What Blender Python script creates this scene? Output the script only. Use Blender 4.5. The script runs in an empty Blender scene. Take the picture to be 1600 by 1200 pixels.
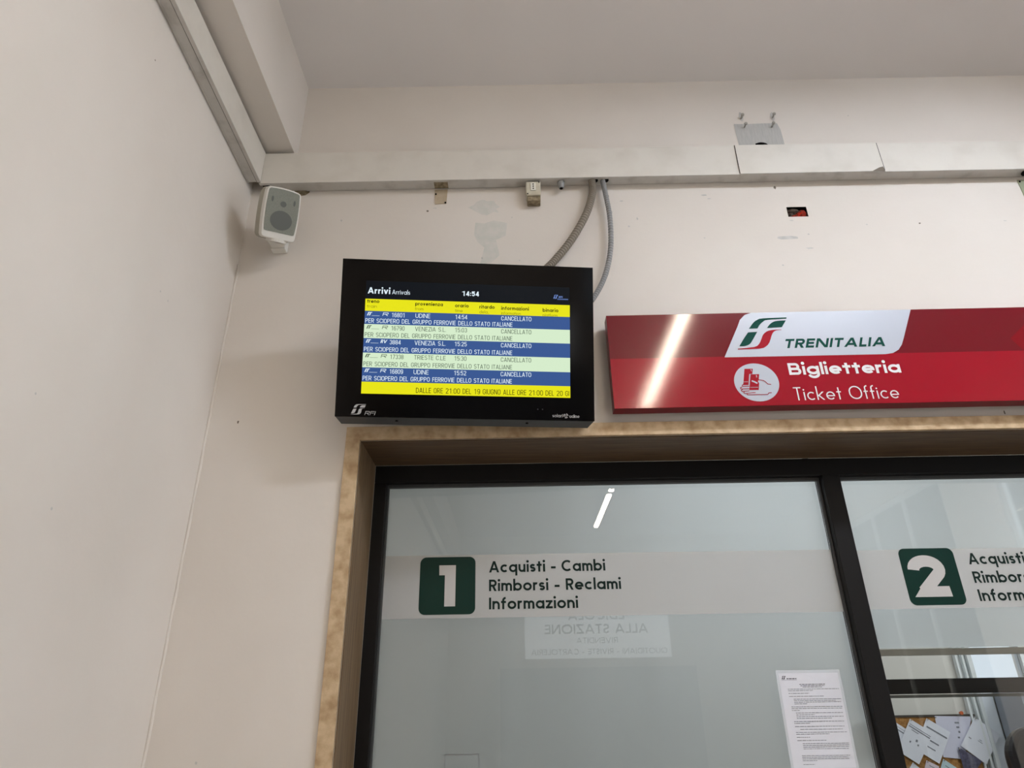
import bpy, bmesh, math, random
from mathutils import Vector, Matrix
random.seed(7)
PI = math.pi
SC = bpy.context.scene
COL = SC.collection

# ------------------------------------------------------------------ camera
cam = bpy.data.cameras.new('camera')
cam.sensor_fit = 'HORIZONTAL'; cam.sensor_width = 36.0; cam.lens = 1069.0/1600*36.0
cam.clip_start = 0.02; cam.clip_end = 60
camo = bpy.data.objects.new('camera', cam); COL.objects.link(camo)
rx, ry, rz = (math.radians(a) for a in (115.5636, -0.947, 0.1615))
M = Matrix.Rotation(rz, 4, 'Z') @ Matrix.Rotation(rx, 4, 'X') @ Matrix.Rotation(ry, 4, 'Z')
M.translation = Vector((1.1657, -2.4, 1.6))
camo.matrix_world = M
SC.camera = camo

# ------------------------------------------------------------------ world, light, exposure
w = bpy.data.worlds.new('sky'); SC.world = w; w.use_nodes = True
w.node_tree.nodes['Background'].inputs[0].default_value = (0.80, 0.90, 1.0, 1)
w.node_tree.nodes['Background'].inputs[1].default_value = 1.0
SC.view_settings.view_transform = 'Standard'
SC.view_settings.look = 'None'
SC.view_settings.gamma = 1.0
SC.view_settings.exposure = 0.0
SC.view_settings.use_curve_mapping = False
SC.cycles.use_denoising = True
SC.cycles.max_bounces = 10
SC.cycles.diffuse_bounces = 6
SC.cycles.transparent_max_bounces = 24
SC.cycles.sample_clamp_indirect = 6.0
SC.cycles.caustics_reflective = False
SC.cycles.caustics_refractive = False

def area(name, loc, rot, sx, sy, power, col):
    l = bpy.data.lights.new(name, 'AREA'); l.shape = 'RECTANGLE'; l.size = sx; l.size_y = sy
    l.energy = power; l.color = col
    o = bpy.data.objects.new(name, l); COL.objects.link(o); o.location = loc; o.rotation_euler = rot
    return o
DAY = (0.90, 0.95, 1.0)
# daylight just outside each glazed opening of the hall and of the office
area('daylight_right_one', (5.78, -1.9, 2.3), (0, PI/2, 0), 2.7, 2.4, 42, DAY)
area('daylight_right_two', (5.78, -5.1, 2.3), (0, PI/2, 0), 2.7, 2.4, 20, DAY)
area('daylight_office', (4.9, 2.32, 1.9), (-PI/2, 0, 0), .8, 1.2, 110, DAY)
LAMP = (1.0, 0.865, 0.70)
LAMP_STRENGTH = 64.0
FILL_STRENGTH = 60.0

# ------------------------------------------------------------------ helpers
def lin(c):
    return tuple(((x/255)/12.92 if x/255 <= 0.04045 else ((x/255+0.055)/1.055)**2.4) for x in c) + (1.0,)

def mat(name, c, rough=0.6, spec=0.4, c2=None, scale=4.0, bump=0.0, bscale=60.0, metal=0.0, stretch=(1, 1, 1), detail=6.0, lo=0.35, hi=0.65):
    m = bpy.data.materials.new(name); m.use_nodes = True
    nt = m.node_tree; b = nt.nodes['Principled BSDF']
    b.inputs['Base Color'].default_value = lin(c); b.inputs['Roughness'].default_value = rough
    b.inputs['Specular IOR Level'].default_value = spec; b.inputs['Metallic'].default_value = metal
    tc = nt.nodes.new('ShaderNodeTexCoord')
    mp = nt.nodes.new('ShaderNodeMapping'); mp.inputs['Scale'].default_value = stretch
    nt.links.new(tc.outputs['Object'], mp.inputs[0])
    if c2:
        n = nt.nodes.new('ShaderNodeTexNoise'); n.inputs['Scale'].default_value = scale; n.inputs['Detail'].default_value = detail
        nt.links.new(mp.outputs[0], n.inputs['Vector'])
        r = nt.nodes.new('ShaderNodeValToRGB')
        r.color_ramp.elements[0].position = lo; r.color_ramp.elements[1].position = hi
        r.color_ramp.elements[0].color = lin(c); r.color_ramp.elements[1].color = lin(c2)
        nt.links.new(n.outputs['Fac'], r.inputs[0]); nt.links.new(r.outputs[0], b.inputs['Base Color'])
    if bump:
        n2 = nt.nodes.new('ShaderNodeTexNoise'); n2.inputs['Scale'].default_value = bscale; n2.inputs['Detail'].default_value = 4
        nt.links.new(mp.outputs[0], n2.inputs['Vector'])
        bp = nt.nodes.new('ShaderNodeBump'); bp.inputs['Strength'].default_value = bump; bp.inputs['Distance'].default_value = 0.004
        nt.links.new(n2.outputs['Fac'], bp.inputs['Height']); nt.links.new(bp.outputs[0], b.inputs['Normal'])
    return m

def emis(name, c, s, base=(4, 4, 4)):
    m = bpy.data.materials.new(name); m.use_nodes = True
    b = m.node_tree.nodes['Principled BSDF']
    b.inputs['Base Color'].default_value = lin(base); b.inputs['Roughness'].default_value = 0.25; b.inputs['Specular IOR Level'].default_value = 0.08
    b.inputs['Emission Color'].default_value = lin(c); b.inputs['Emission Strength'].default_value = s
    return m

def mix_transparent(name, c, alpha, rough=0.5, translucent=0.0, ripple=0):
    # alpha = share of light the film stops
    m = bpy.data.materials.new(name); m.use_nodes = True; nt = m.node_tree
    out = nt.nodes['Material Output']; nt.nodes.remove(nt.nodes['Principled BSDF'])
    d = nt.nodes.new('ShaderNodeBsdfDiffuse'); d.inputs[0].default_value = lin(c)
    src = d
    if translucent:
        t = nt.nodes.new('ShaderNodeBsdfTranslucent'); t.inputs[0].default_value = lin(c)
        a = nt.nodes.new('ShaderNodeMixShader'); a.inputs[0].default_value = translucent
        nt.links.new(d.outputs[0], a.inputs[1]); nt.links.new(t.outputs[0], a.inputs[2]); src = a
    tr = nt.nodes.new('ShaderNodeBsdfTransparent')
    mx = nt.nodes.new('ShaderNodeMixShader'); mx.inputs[0].default_value = alpha
    nt.links.new(tr.outputs[0], mx.inputs[1]); nt.links.new(src.outputs[0], mx.inputs[2]); nt.links.new(mx.outputs[0], out.inputs[0])
    return m

def glass_mat(name, tint=(250, 251, 251), refl=1.0):
    m = bpy.data.materials.new(name); m.use_nodes = True; nt = m.node_tree
    out = nt.nodes['Material Output']; nt.nodes.remove(nt.nodes['Principled BSDF'])
    tr = nt.nodes.new('ShaderNodeBsdfTransparent'); tr.inputs[0].default_value = lin(tint)
    g = nt.nodes.new('ShaderNodeBsdfGlossy'); g.inputs['Roughness'].default_value = 0.0
    lw = nt.nodes.new('ShaderNodeFresnel'); lw.inputs[0].default_value = 1.52
    ml = nt.nodes.new('ShaderNodeMath'); ml.operation = 'MULTIPLY'; ml.inputs[1].default_value = refl
    nt.links.new(lw.outputs[0], ml.inputs[0])
    mx = nt.nodes.new('ShaderNodeMixShader'); nt.links.new(ml.outputs[0], mx.inputs[0])
    nt.links.new(tr.outputs[0], mx.inputs[1]); nt.links.new(g.outputs[0], mx.inputs[2]); nt.links.new(mx.outputs[0], out.inputs[0])
    return m

ORG = {}
def props(o, label=None, cat=None, group=None, kind=None):
    if label: o['label'] = label
    if cat: o['category'] = cat
    if group: o['group'] = group
    if kind: o['kind'] = kind
    return o

def empty(name, loc, label=None, cat=None, group=None, kind=None):
    o = bpy.data.objects.new(name, None); COL.objects.link(o); o.location = loc
    o.empty_display_size = 0.05; ORG[o.name] = Vector(loc)
    return props(o, label, cat, group, kind)

def obj(name, geo, m, parent=None, smooth=False, bevel=0.0, origin=None, solid=0.0):
    """geo = (world verts, faces); the mesh is linked under its parent"""
    vs, fs = geo
    vs = [Vector(v) for v in vs]
    if parent is not None: o0 = ORG[parent.name]
    else: o0 = Vector(origin) if origin else Vector((0, 0, 0))
    me = bpy.data.meshes.new(name)
    me.from_pydata([v-o0 for v in vs], [], fs); me.update()
    bm_q = bmesh.new(); bm_q.from_mesh(me); bmesh.ops.recalc_face_normals(bm_q, faces=bm_q.faces); bm_q.to_mesh(me); bm_q.free()
    if m: me.materials.append(m)
    o = bpy.data.objects.new(name, me); COL.objects.link(o)
    if parent is not None: o.parent = parent
    else: o.location = o0
    ORG[o.name] = o0
    if smooth:
        for p in me.polygons: p.use_smooth = True
    if solid:
        s = o.modifiers.new('thickness', 'SOLIDIFY'); s.thickness = solid; s.offset = 0
    if bevel:
        b = o.modifiers.new('bevel', 'BEVEL'); b.width = bevel; b.segments = 2; b.limit_method = 'ANGLE'; b.angle_limit = math.radians(40)
    return o

def each(name, geos, m, parent):
    for g_ in geos: obj(name, g_, m, parent)

def join(*gs):
    V = []; F = []
    for vs, fs in gs:
        k = len(V); V += list(vs); F += [tuple(i+k for i in f) for f in fs]
    return V, F

def box(x0, x1, y0, y1, z0, z1, f=None):
    vs = [(x0, y0, z0), (x1, y0, z0), (x1, y1, z0), (x0, y1, z0), (x0, y0, z1), (x1, y0, z1), (x1, y1, z1), (x0, y1, z1)]
    fs = [(0, 3, 2, 1), (4, 5, 6, 7), (0, 1, 5, 4), (1, 2, 6, 5), (2, 3, 7, 6), (3, 0, 4, 7)]
    if f: vs = [f(*v) for v in vs]
    return vs, fs

def plane_map(O, U, V):
    O = Vector(O); U = Vector(U).normalized(); V = Vector(V).normalized(); N = U.cross(V)
    return lambda u, v, n=0.0: O+U*u+V*v+N*n

def prism(poly, f, n0, n1):
    """poly (u,v) extruded along n in the frame f"""
    k = len(poly)
    vs = [f(u, v, n0) for u, v in poly]+[f(u, v, n1) for u, v in poly]
    fs = [tuple(range(k))[::-1], tuple(range(k, 2*k))]+[(i, (i+1) % k, k+(i+1) % k, k+i) for i in range(k)]
    return vs, fs

def rrect(u0, u1, v0, v1, r, n=6):
    out = []
    for cx, cy, a in ((u1-r, v1-r, 0), (u0+r, v1-r, PI/2), (u0+r, v0+r, PI), (u1-r, v0+r, 1.5*PI)):
        for i in range(n+1):
            t = a+PI/2*i/n; out.append((cx+r*math.cos(t), cy+r*math.sin(t)))
    return out

def circle(cx, cy, r, n=24, ry=None):
    ry = ry or r
    return [(cx+r*math.cos(2*PI*i/n), cy+ry*math.sin(2*PI*i/n)) for i in range(n)]

def tube(pts, r, n=12, cap=True, rfun=None):
    pts = [Vector(p) for p in pts]; V = []; F = []
    prev = None
    for i, p in enumerate(pts):
        t = (pts[min(i+1, len(pts)-1)]-pts[max(i-1, 0)]).normalized()
        if prev is None:
            a = t.cross(Vector((0, 1, 0)))
            if a.length < 1e-3: a = t.cross(Vector((1, 0, 0)))
        else: a = prev-t*prev.dot(t)
        a.normalize(); prev = a; b = t.cross(a)
        rr = rfun(i) if rfun else r
        for k in range(n):
            th = 2*PI*k/n; V.append(p+(a*math.cos(th)+b*math.sin(th))*rr)
    for i in range(len(pts)-1):
        for k in range(n):
            F.append((i*n+k, i*n+(k+1) % n, (i+1)*n+(k+1) % n, (i+1)*n+k))
    if cap:
        F.append(tuple(range(n))[::-1]); F.append(tuple((len(pts)-1)*n+k for k in range(n)))
    return V, F

def cyl(p0, p1, r, n=20): return tube([p0, p1], r, n)

def bez(ps, n=40):
    """Catmull-Rom through points"""
    ps = [Vector(p) for p in ps]; P = [ps[0]*2-ps[1]]+ps+[ps[-1]*2-ps[-2]]; out = []
    seg = len(ps)-1; m = max(2, n//seg)
    for i in range(seg):
        a, b, c, d = P[i:i+4]
        for k in range(m):
            t = k/m
            out.append(0.5*((2*b)+(c-a)*t+(2*a-5*b+4*c-d)*t*t+(3*b-a-3*c+d)*t**3))
    out.append(ps[-1]); return out

# ------------------------------------------------------------------ a small stroke alphabet for all flat lettering
def arc(cx, cy, rx_, ry_, a0, a1, n=10):
    return [(cx+rx_*math.cos(math.radians(a0+(a1-a0)*i/n)), cy+ry_*math.sin(math.radians(a0+(a1-a0)*i/n))) for i in range(n+1)]

def ring(x0, y0, x1, y1, n=8):
    r_ = min((x1-x0)/2, (y1-y0)/2)
    p = []
    for cx, cy, a in ((x1-r_, y1-r_, 0), (x0+r_, y1-r_, 90), (x0+r_, y0+r_, 180), (x1-r_, y0+r_, 270)):
        p += arc(cx, cy, r_, r_, a, a+90, n)
    return p+[p[0]]

GEO_W = dict(A=.80, B=.56, C=.78, D=.72, E=.50, F=.48, G=.86, H=.70, I=0, J=.4, K=.62, L=.44, M=.92, N=.74, O=.92, P=.52, Q=.92, R=.56, S=.50, T=.54, U=.64, V=.76, W=1.1, X=.7, Y=.7, Z=.62)
CON_W = dict(A=.56, B=.50, C=.50, D=.52, E=.42, F=.40, G=.52, H=.52, I=0, J=.4, K=.52, L=.40, M=.66, N=.54, O=.52, P=.48, Q=.52, R=.51, S=.48, T=.46, U=.52, V=.54, W=.8, X=.52, Y=.52, Z=.46)

def glyph(ch, w, k=1.0, cond=False, X=.66):
    h = w/2
    if ch == ' ': return .28*k, []
    E = []
    P = lambda *p: E.append(('P', list(p)))
    PL = lambda p: E.append(('P', list(p)))
    D = lambda *a: E.append(('D',)+a)
    if ch.isupper():
        W = max((CON_W if cond else GEO_W)[ch]*k, w)
        if W < w*2.2 and ch != 'I': W = w*2.2
        L, R_, T, B = h, W-h, 1-h, h
        if ch == 'A':
            D(h*1.1, 0, W/2, 1); D(W-h*1.1, 0, W/2, 1); y = .26; q = .26; P((W/2*q+h, y+h*.4), (W-W/2*q-h, y+h*.4))
        elif ch in 'BPR':
            m = .50 if ch != 'P' else .46
            if ch == 'R': m = .47
            P((L, 0), (L, 1))
            r1 = (T-m)/2; x1 = W-h-(.05*k if ch == 'B' else 0); rr_ = min(r1, x1-L)
            PL([(L, T)]+arc(x1-rr_, (T+m)/2, rr_, r1, 90, -90)+[(L, m)])
            if ch == 'B':
                r2 = (m-B)/2; rr_ = min(r2, R_-L); PL([(L, m)]+arc(R_-rr_, (m+B)/2, rr_, r2, 90, -90)+[(L, B)])
            if ch == 'R': D(W-h*1.15, 0, W*.5, m)
        elif ch in 'CG':
            r_ = min((R_-L)/2, (T-B)/2) if cond else (R_-L)/2
            if cond:
                top = arc(R_-r_, T-r_, r_, r_, 0, 90)+arc(L+r_, T-r_, r_, r_, 90, 180)
                bot = arc(L+r_, B+r_, r_, r_, 180, 270)+arc(R_-r_, B+r_, r_, r_, 270, 360)
                p = [(R_, .68)]+top+bot
                if ch == 'C': p += [(R_, .32)]
                else: p += [(R_, .47), (W*.52, .47)]
                PL(p)
            else:
                ry_ = (T-B)/2; rx_ = ry_*1.0; cx = L+rx_
                if ch == 'C': PL(arc(cx, .5, rx_, ry_, 48, 312, 26))
                else: PL(arc(cx, .5, rx_, ry_, 45, 345, 26)+[(cx+rx_, .46), (cx+.05, .46)])
        elif ch == 'D':
            P((L, 0), (L, 1)); r_ = (T-B)/2; rx_ = min(r_, R_-L)
            if cond:
                rx_ = min(.25*k+.05, R_-L); PL([(L, T)]+arc(R_-rx_, T-rx_, rx_, rx_, 90, 0)+arc(R_-rx_, B+rx_, rx_, rx_, 0, -90)+[(L, B)])
            else: PL([(L, T)]+arc(R_-rx_, .5, rx_, r_, 90, -90, 16)+[(L, B)])
        elif ch in 'EF':
            P((L, 0), (L, 1)); P((L, T), (W, T)); P((L, .5+.01), (W*.93, .5+.01))
            if ch == 'E': P((L, B), (W, B))
        elif ch == 'H': P((L, 0), (L, 1)); P((R_, 0), (R_, 1)); P((L, .5), (R_, .5))
        elif ch == 'I': P((h, 0), (h, 1)); W = w
        elif ch == 'J': PL([(R_, 1)]+arc(R_-.2*k, B+.2*k, .2*k, .2*k, 0, -120))
        elif ch == 'K': P((L, 0), (L, 1)); D(L+h, .42, W-h*1.2, 1); D(W-h*1.2, 0, L+h*2, .6)
        elif ch == 'L': P((L, 0), (L, 1)); P((L, B), (W, B))
        elif ch == 'M':
            if cond: P((L, 0), (L, 1)); P((R_, 0), (R_, 1)); D(W/2, .12, L+h*.3, 1); D(W/2, .12, R_-h*.3, 1)
            else: D(h, 0, W*.2, 1); D(W-h, 0, W*.8, 1); D(W/2, .05, W*.2, 1); D(W/2, .05, W*.8, 1)
        elif ch == 'N': P((L, 0), (L, 1)); P((R_, 0), (R_, 1)); D(R_-h*.2, 0, L+h*.2, 1)
        elif ch in 'OQ':
            PL(ring(L, B, R_, T, 10))
            if ch == 'Q': D(W*.95, 0, W*.6, .35)
        elif ch == 'S':
            rx_ = (R_-L)/2; ry_ = (T-B)/4
            PL(arc(W/2, T-ry_, rx_, ry_, 20, 270, 16)+arc(W/2, B+ry_, rx_, ry_, 90, -160, 16)[1:])
        elif ch == 'T': P((W/2, 0), (W/2, 1)); P((0, T), (W, T))
        elif ch == 'U':
            r_ = (R_-L)/2; PL([(L, 1)]+arc(W/2, B+r_, r_, r_, 180, 360, 14)+[(R_, 1)])
        elif ch == 'V': D(W/2, 0, h*1.1, 1); D(W/2, 0, W-h*1.1, 1)
        elif ch == 'Z': P((0, T), (W, T)); P((0, B), (W, B)); D(h*1.4, w*.5, W-h*1.4, 1-w*.5)
        return W, E
    if ch.isdigit():
        W = .52*k
        if W < w*2.4: W = w*2.4
        L, R_, T, B = h, W-h, 1-h, h; rx_ = (R_-L)/2
        if ch == '0': PL(ring(L, B, R_, T, 8))
        elif ch == '1': P((W*.62, 0), (W*.62, 1)); D(W*.18, .78, W*.55, .93)
        elif ch == '2': PL(arc(W/2, T-rx_, rx_, rx_, 170, -25, 14)+[(L+h*.4, B)]); P((L-h*.4, B), (W, B))
        elif ch == '3':
            a = (T-B)*.24; PL(arc(W/2, T-a, rx_, a, 165, -90, 12)); b = (T-B)/2-a; PL(arc(W/2, B+b, rx_, b, 90, -165, 12))
        elif ch == '4': P((W*.72, 0), (W*.72, 1)); P((0, .28), (W, .28)); D(h, .25, W*.70, 1)
        elif ch == '5':
            P((L*1.2, .5), (L*1.2, 1)); P((L*1.2, T), (W*.95, T)); b = .30; PL([(L*1.2, .56)]+arc(W/2, B+b-.02, rx_, b-.02, 120, -160, 14))
        elif ch == '6': PL(ring(L, B, R_, .62-h*.2, 8)); PL([(L, .35)]+[(L, T-rx_)]+arc(W/2, T-rx_, rx_, rx_, 180, 25, 10))
        elif ch == '9': PL(ring(L, .38+h*.2, R_, T, 8)); PL([(R_, .65), (R_, B+rx_)]+arc(W/2, B+rx_, rx_, rx_, 0, -155, 10))
        elif ch == '7': P((0, T), (W, T)); D(W*.3, 0, W-h, 1-h)
        elif ch == '8': PL(ring(L, .5, R_, T, 8)); PL(ring(L, B, R_, .52, 8))
        return W, E
    if ch == '-': return .30*k+w*.4, [('P', [(0, .36), (.30*k+w*.4, .36)])]
    if ch == '.': return w, [('B', h, h*1.0, h)]
    if ch == ':': return w, [('B', h, h+.06, h), ('B', h, .62, h)]
    if ch == '/': return .4*k, [('D', h, 0, .4*k-h, 1)]
    # lower case
    x = X; r_ = (x-w)/2; bx = r_*k if k < 1 else r_*(1+(k-1)*.6); asc = 1.04
    def bowl(cx): PL(arc(cx, x/2, bx, r_, 0, 360, 22))
    if ch in 'adgq':
        W = 2*bx+w; cx = h+bx; bowl(cx); xr = W-h
        if ch == 'a': P((xr, 0), (xr, x))
        elif ch == 'd': P((xr, 0), (xr, asc))
        elif ch == 'q': P((xr, -.30), (xr, x))
        else: PL([(xr, x), (xr, -.32+h+bx*.75)]+arc(cx, -.32+h+bx*.75, bx, bx*.75, 0, -165, 12))
    elif ch in 'bp':
        W = 2*bx+w; bowl(h+bx); P((h, 0 if ch == 'b' else -.30), (h, asc if ch == 'b' else x))
    elif ch == 'o': W = 2*bx+w; bowl(h+bx)
    elif ch == 'c': W = 1.72*bx+w; PL(arc(h+bx, x/2, bx, r_, 48, 312, 20))
    elif ch == 'e':
        W = 2*bx+w; PL([(h, x/2-.01*k), (W-h, x/2-.01)]+arc(h+bx, x/2, bx, r_, 0, 318, 20))
    elif ch == 'f':
        q = .18*k; W = q+w*.9+.06*k; PL([(h+.08*k, 0), (h+.08*k, asc-h-q)]+arc(h+.08*k+q, asc-h-q, q, q, 180, 90, 8)); P((0, x-h), (W*.95, x-h))
    elif ch == 't': W = w+.24*k; P((W/2, 0), (W/2, .92)); P((0, x-h), (W, x-h))
    elif ch == 'i': W = w; P((h, 0), (h, x)); E.append(('B', h, x+.11+h*1.3, h*1.22))
    elif ch == 'l': W = w; P((h, 0), (h, asc))
    elif ch == 'k': W = .48*k+h; P((h, 0), (h, asc)); D(w*.9, x*.45, W-h*1.2, x); D(W-h*1.2, 0, w*1.2, x*.6)
    elif ch in 'nh':
        q = bx*.80; W = 2*q+w; P((h, 0), (h, x if ch == 'n' else asc)); PL([(h, x-h-q)]+arc(h+q, x-h-q, q, q, 180, 0, 14)+[(W-h, 0)])
    elif ch == 'm':
        q = bx*.66; W = 4*q+w; P((h, 0), (h, x))
        PL([(h, x-h-q)]+arc(h+q, x-h-q, q, q, 180, 0, 12)+[(h+2*q, 0)]); PL([(h+2*q, x-h-q)]+arc(h+3*q, x-h-q, q, q, 180, 0, 12)+[(W-h, 0)])
    elif ch == 'r': q = bx*.7; W = q*1.15+w; P((h, 0), (h, x)); PL(arc(h+q, x-h-q, q, q, 180, 65, 10))
    elif ch == 's':
        W = .36*k+w*.5; a = (x-w)/4; b = (W-w)/2; PL(arc(W/2, x-h-a, b, a, 25, 270, 12)+arc(W/2, h+a, b, a, 90, -155, 12)[1:])
    elif ch == 'u': q = bx*.80; W = 2*q+w; P((W-h, 0), (W-h, x)); PL([(h, x)]+arc(h+q, h+q, q, q, 180, 360, 14)+[(W-h, x*.7)])
    elif ch == 'v': W = .5*k+h; D(W/2, 0, h*1.1, x); D(W/2, 0, W-h*1.1, x)
    elif ch == 'z': W = .42*k+h; P((0, x-h), (W, x-h)); P((0, h), (W, h)); D(h*1.4, w*.5, W-h*1.4, x-w*.5)
    else: W = .4*k; P((0, 0), (W, 0))
    return W, E

def stroke(pts, w):
    """list of quads for a polyline of width w with mitred joints"""
    n = len(pts); closed = (abs(pts[0][0]-pts[-1][0])+abs(pts[0][1]-pts[-1][1]) < 1e-6) and n > 3
    q = []
    def dirn(a, b):
        dx, dy = b[0]-a[0], b[1]-a[1]; l = math.hypot(dx, dy) or 1e-9; return dx/l, dy/l
    p = [pts[0]]
    for s in pts[1:]:
        if math.hypot(s[0]-p[-1][0], s[1]-p[-1][1]) > 1e-5: p.append(s)
    n = len(p)
    if n < 2: return []
    L = []; R_ = []
    for i in range(n):
        if closed and i in (0, n-1): d0 = dirn(p[-2], p[-1]); d1 = dirn(p[0], p[1])
        else:
            d0 = dirn(p[max(i-1, 0)], p[max(i-1, 0)+1]) if i > 0 else dirn(p[0], p[1])
            d1 = dirn(p[i], p[i+1]) if i < n-1 else d0
        nx, ny = -(d0[1]+d1[1]), d0[0]+d1[0]; l = math.hypot(nx, ny)
        if l < 1e-6: nx, ny = -d0[1], d0[0]; l = 1
        nx /= l; ny /= l; c = max(nx*-d0[1]+ny*d0[0], .45)
        s = w/2/c
        L.append((p[i][0]+nx*s, p[i][1]+ny*s)); R_.append((p[i][0]-nx*s, p[i][1]-ny*s))
    for i in range(n-1): q.append([R_[i], R_[i+1], L[i+1], L[i]])
    return q

def text_polys(s, height, weight, width=None, k=1.0, cond=False, X=.66, gap=.13, slant=0.0):
    def total(kk): return sum(glyph(c, weight, kk, cond, X)[0] for c in s)+gap*(len(s)-1)*(kk**.5)
    if width:
        t = width/height; lo, hi = .15, 4.0
        for _ in range(40):
            m = (lo+hi)/2
            if total(m) < t: lo = m
            else: hi = m
        k = (lo+hi)/2
    polys = []; x = 0.0
    for c in s:
        W, E = glyph(c, weight, k, cond, X)
        for e in E:
            if e[0] == 'P': qs = stroke(e[1], weight)
            elif e[0] == 'D':
                _, x0, y0, x1, y1 = e; ln = math.hypot(x1-x0, y1-y0); hw = weight/2*ln/abs(y1-y0)
                hw = min(hw, weight*1.1)
                qs = [[(x0-hw, y0), (x0+hw, y0), (x1+hw, y1), (x1-hw, y1)]]
            else:
                _, cx, cy, r_ = e
                qs = [circle(cx, cy, r_*1.05, 12)]
            for q in qs: polys.append([((x+u+slant*v)*height, v*height) for u, v in q])
        x += W+gap*(k**.5)
    return polys

def flat(polys, f, u=0, v=0, n=0.0008):
    V = []; F = []
    for j, p in enumerate(polys):
        k = len(V); a = 0; dn_ = n+(j % 97)*1e-5
        for i in range(len(p)): a += p[i][0]*p[(i+1) % len(p)][1]-p[(i+1) % len(p)][0]*p[i][1]
        if a < 0: p = p[::-1]
        V += [f(u+x, v+y, dn_) for x, y in p]; F.append(tuple(range(k, k+len(p))))
    return V, F

def text(s, f, u, v, height, weight, **kw):
    n = kw.pop('n', 0.0008)
    return flat(text_polys(s, height, weight, **kw), f, u, v, n)

def curve_poly(*segs):
    """closed outline through straight points and Catmull-Rom runs: each seg is a list of points, lists longer than 2 are smoothed"""
    out = []
    for s in segs:
        if len(s) <= 2: out += [tuple(p) for p in s]
        else: out += [(p.x, p.y) for p in bez([(a, b, 0) for a, b in s], 14)]
    return out

# railway emblem outlines, drawn on a 400 x 270 field (x right, y down)
EMBLEM = {
 'green': [curve_poly([(520, 140), (300, 145), (250, 158), (220, 182), (190, 234)], [(269, 233), (284, 200), (310, 174), (345, 160), (520, 152)]),
           curve_poly([(518, 166), (440, 169), (400, 179), (374, 200), (355, 230)], [(492, 225), (518, 166)]),
           curve_poly([(272, 262), (188, 266)], [(188, 266), (160, 320), (133, 384)], [(133, 384), (175, 384), (212, 374), (236, 350), (272, 262)])],
 'red': [curve_poly([(490, 244), (405, 248), (358, 260), (330, 288), (322, 325), (308, 368), (268, 392), (125, 403)], [(125, 410), (320, 407), (375, 390), (402, 355), (410, 300), (422, 266), (450, 252), (490, 249)])]}
def emblem(which, u0, u1, v0, v1, skew=0.0):
    return [[(u0+(x-125)/395*(u1-u0)+skew*((410-y)/270), v0+(410-y)/270*(v1-v0)) for x, y in p] for p in EMBLEM[which]]
def tri(poly):
    """ear clipping, for concave flat outlines"""
    p = list(poly); a = sum(p[i][0]*p[(i+1) % len(p)][1]-p[(i+1) % len(p)][0]*p[i][1] for i in range(len(p)))
    if a < 0: p.reverse()
    out = []
    def cr(a, b, c): return (b[0]-a[0])*(c[1]-a[1])-(b[1]-a[1])*(c[0]-a[0])
    guard = 0
    while len(p) > 3 and guard < 2000:
        guard += 1
        for i in range(len(p)):
            a, b, c = p[i-1], p[i], p[(i+1) % len(p)]
            if cr(a, b, c) <= 1e-15: continue
            if any(cr(a, b, q) > 0 and cr(b, c, q) > 0 and cr(c, a, q) > 0 for q in p if q not in (a, b, c)): continue
            out.append([a, b, c]); p.pop(i); break
        else: p.pop(0)
    out.append(p); return out
def flat_concave(polys, f, u=0, v=0, n=0.0008):
    t = []
    for p in polys: t += tri(p)
    return flat(t, f, u, v, n)

# ------------------------------------------------------------------ materials
PLASTER = mat('wall_plaster', (216, 209, 201), .75, .25, (223, 217, 210), 1.3, bump=.18, bscale=26)
CEIL = mat('ceiling_plaster', (224, 221, 220), .85, .2, (229, 226, 225), 1.0, bump=.08, bscale=12)
BEAMP = mat('beam_plaster', (214, 208, 201), .75, .25, (220, 214, 208), 2.0, bump=.15, bscale=20)
TRUNK = mat('painted_metal_cream', (216, 212, 204), .5, .35, (206, 201, 192), 9, lo=.45, hi=.8, bump=.05, bscale=30)
TRUNK2 = mat('painted_metal_grey', (196, 193, 188), .5, .35, (172, 168, 162), 12, lo=.5, hi=.75)
SEAM = mat('dark_seam', (60, 56, 52), .8)
FLOOR = mat('terrazzo', (172, 166, 158), .35, .4, (196, 190, 182), 60)
MARBLE = mat('travertine_honed', (206, 182, 148), .55, .35, (166, 138, 104), 26, lo=.36, hi=.72, bump=.12, bscale=120, detail=9)
MARBLE_V = mat('travertine_veined_vertical_shaded', (132, 110, 84), .5, .3, (104, 83, 60), 14, stretch=(4, 4, .35), lo=.3, hi=.7, detail=8)  # face stone again, darkened: shade of the recessed reveals is in the colour
MARBLE_H = mat('travertine_veined_shaded', (104, 84, 63), .5, .3, (78, 61, 44), 14, stretch=(.35, 4, 4), lo=.3, hi=.7, detail=8)  # same stone darker still, the soffit's shade painted into its colour
BLACKM = mat('black_anodised', (13, 11, 11), .5, .25)
DARKGAS = mat('dark_grey_gasket', (62, 63, 64), .5, .4)
GLASS = glass_mat('float_glass')
BLIND = mix_transparent('white_blind_cloth', (224, 227, 227), 1.0, translucent=.78)
BLINDBAR = mat('blind_bar_white', (214, 218, 214), .4, .4)
FILM = mix_transparent('frosted_film', (192, 192, 190), .78)
GREEN = mat('sign_green', (2, 44, 36), .4, .25)
DKTEXT = mat('lettering_dark_green', (8, 32, 27), .6, .2)
NUMGREY = mat('lettering_pale_grey', (196, 194, 192), .6, .3)
SIGNRED = mat('sign_red_gloss', (152, 18, 36), .085, .5, bump=.012, bscale=220)
SIGNDARK = mat('sign_dark_red_gloss', (110, 20, 31), .085, .5, bump=.012, bscale=220)
SIGNSIDE = mat('sign_red_edge', (112, 14, 30), .4, .4)
SIGNCHEV = mat('sign_chevron_red', (128, 8, 24), .16, .5)
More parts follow.
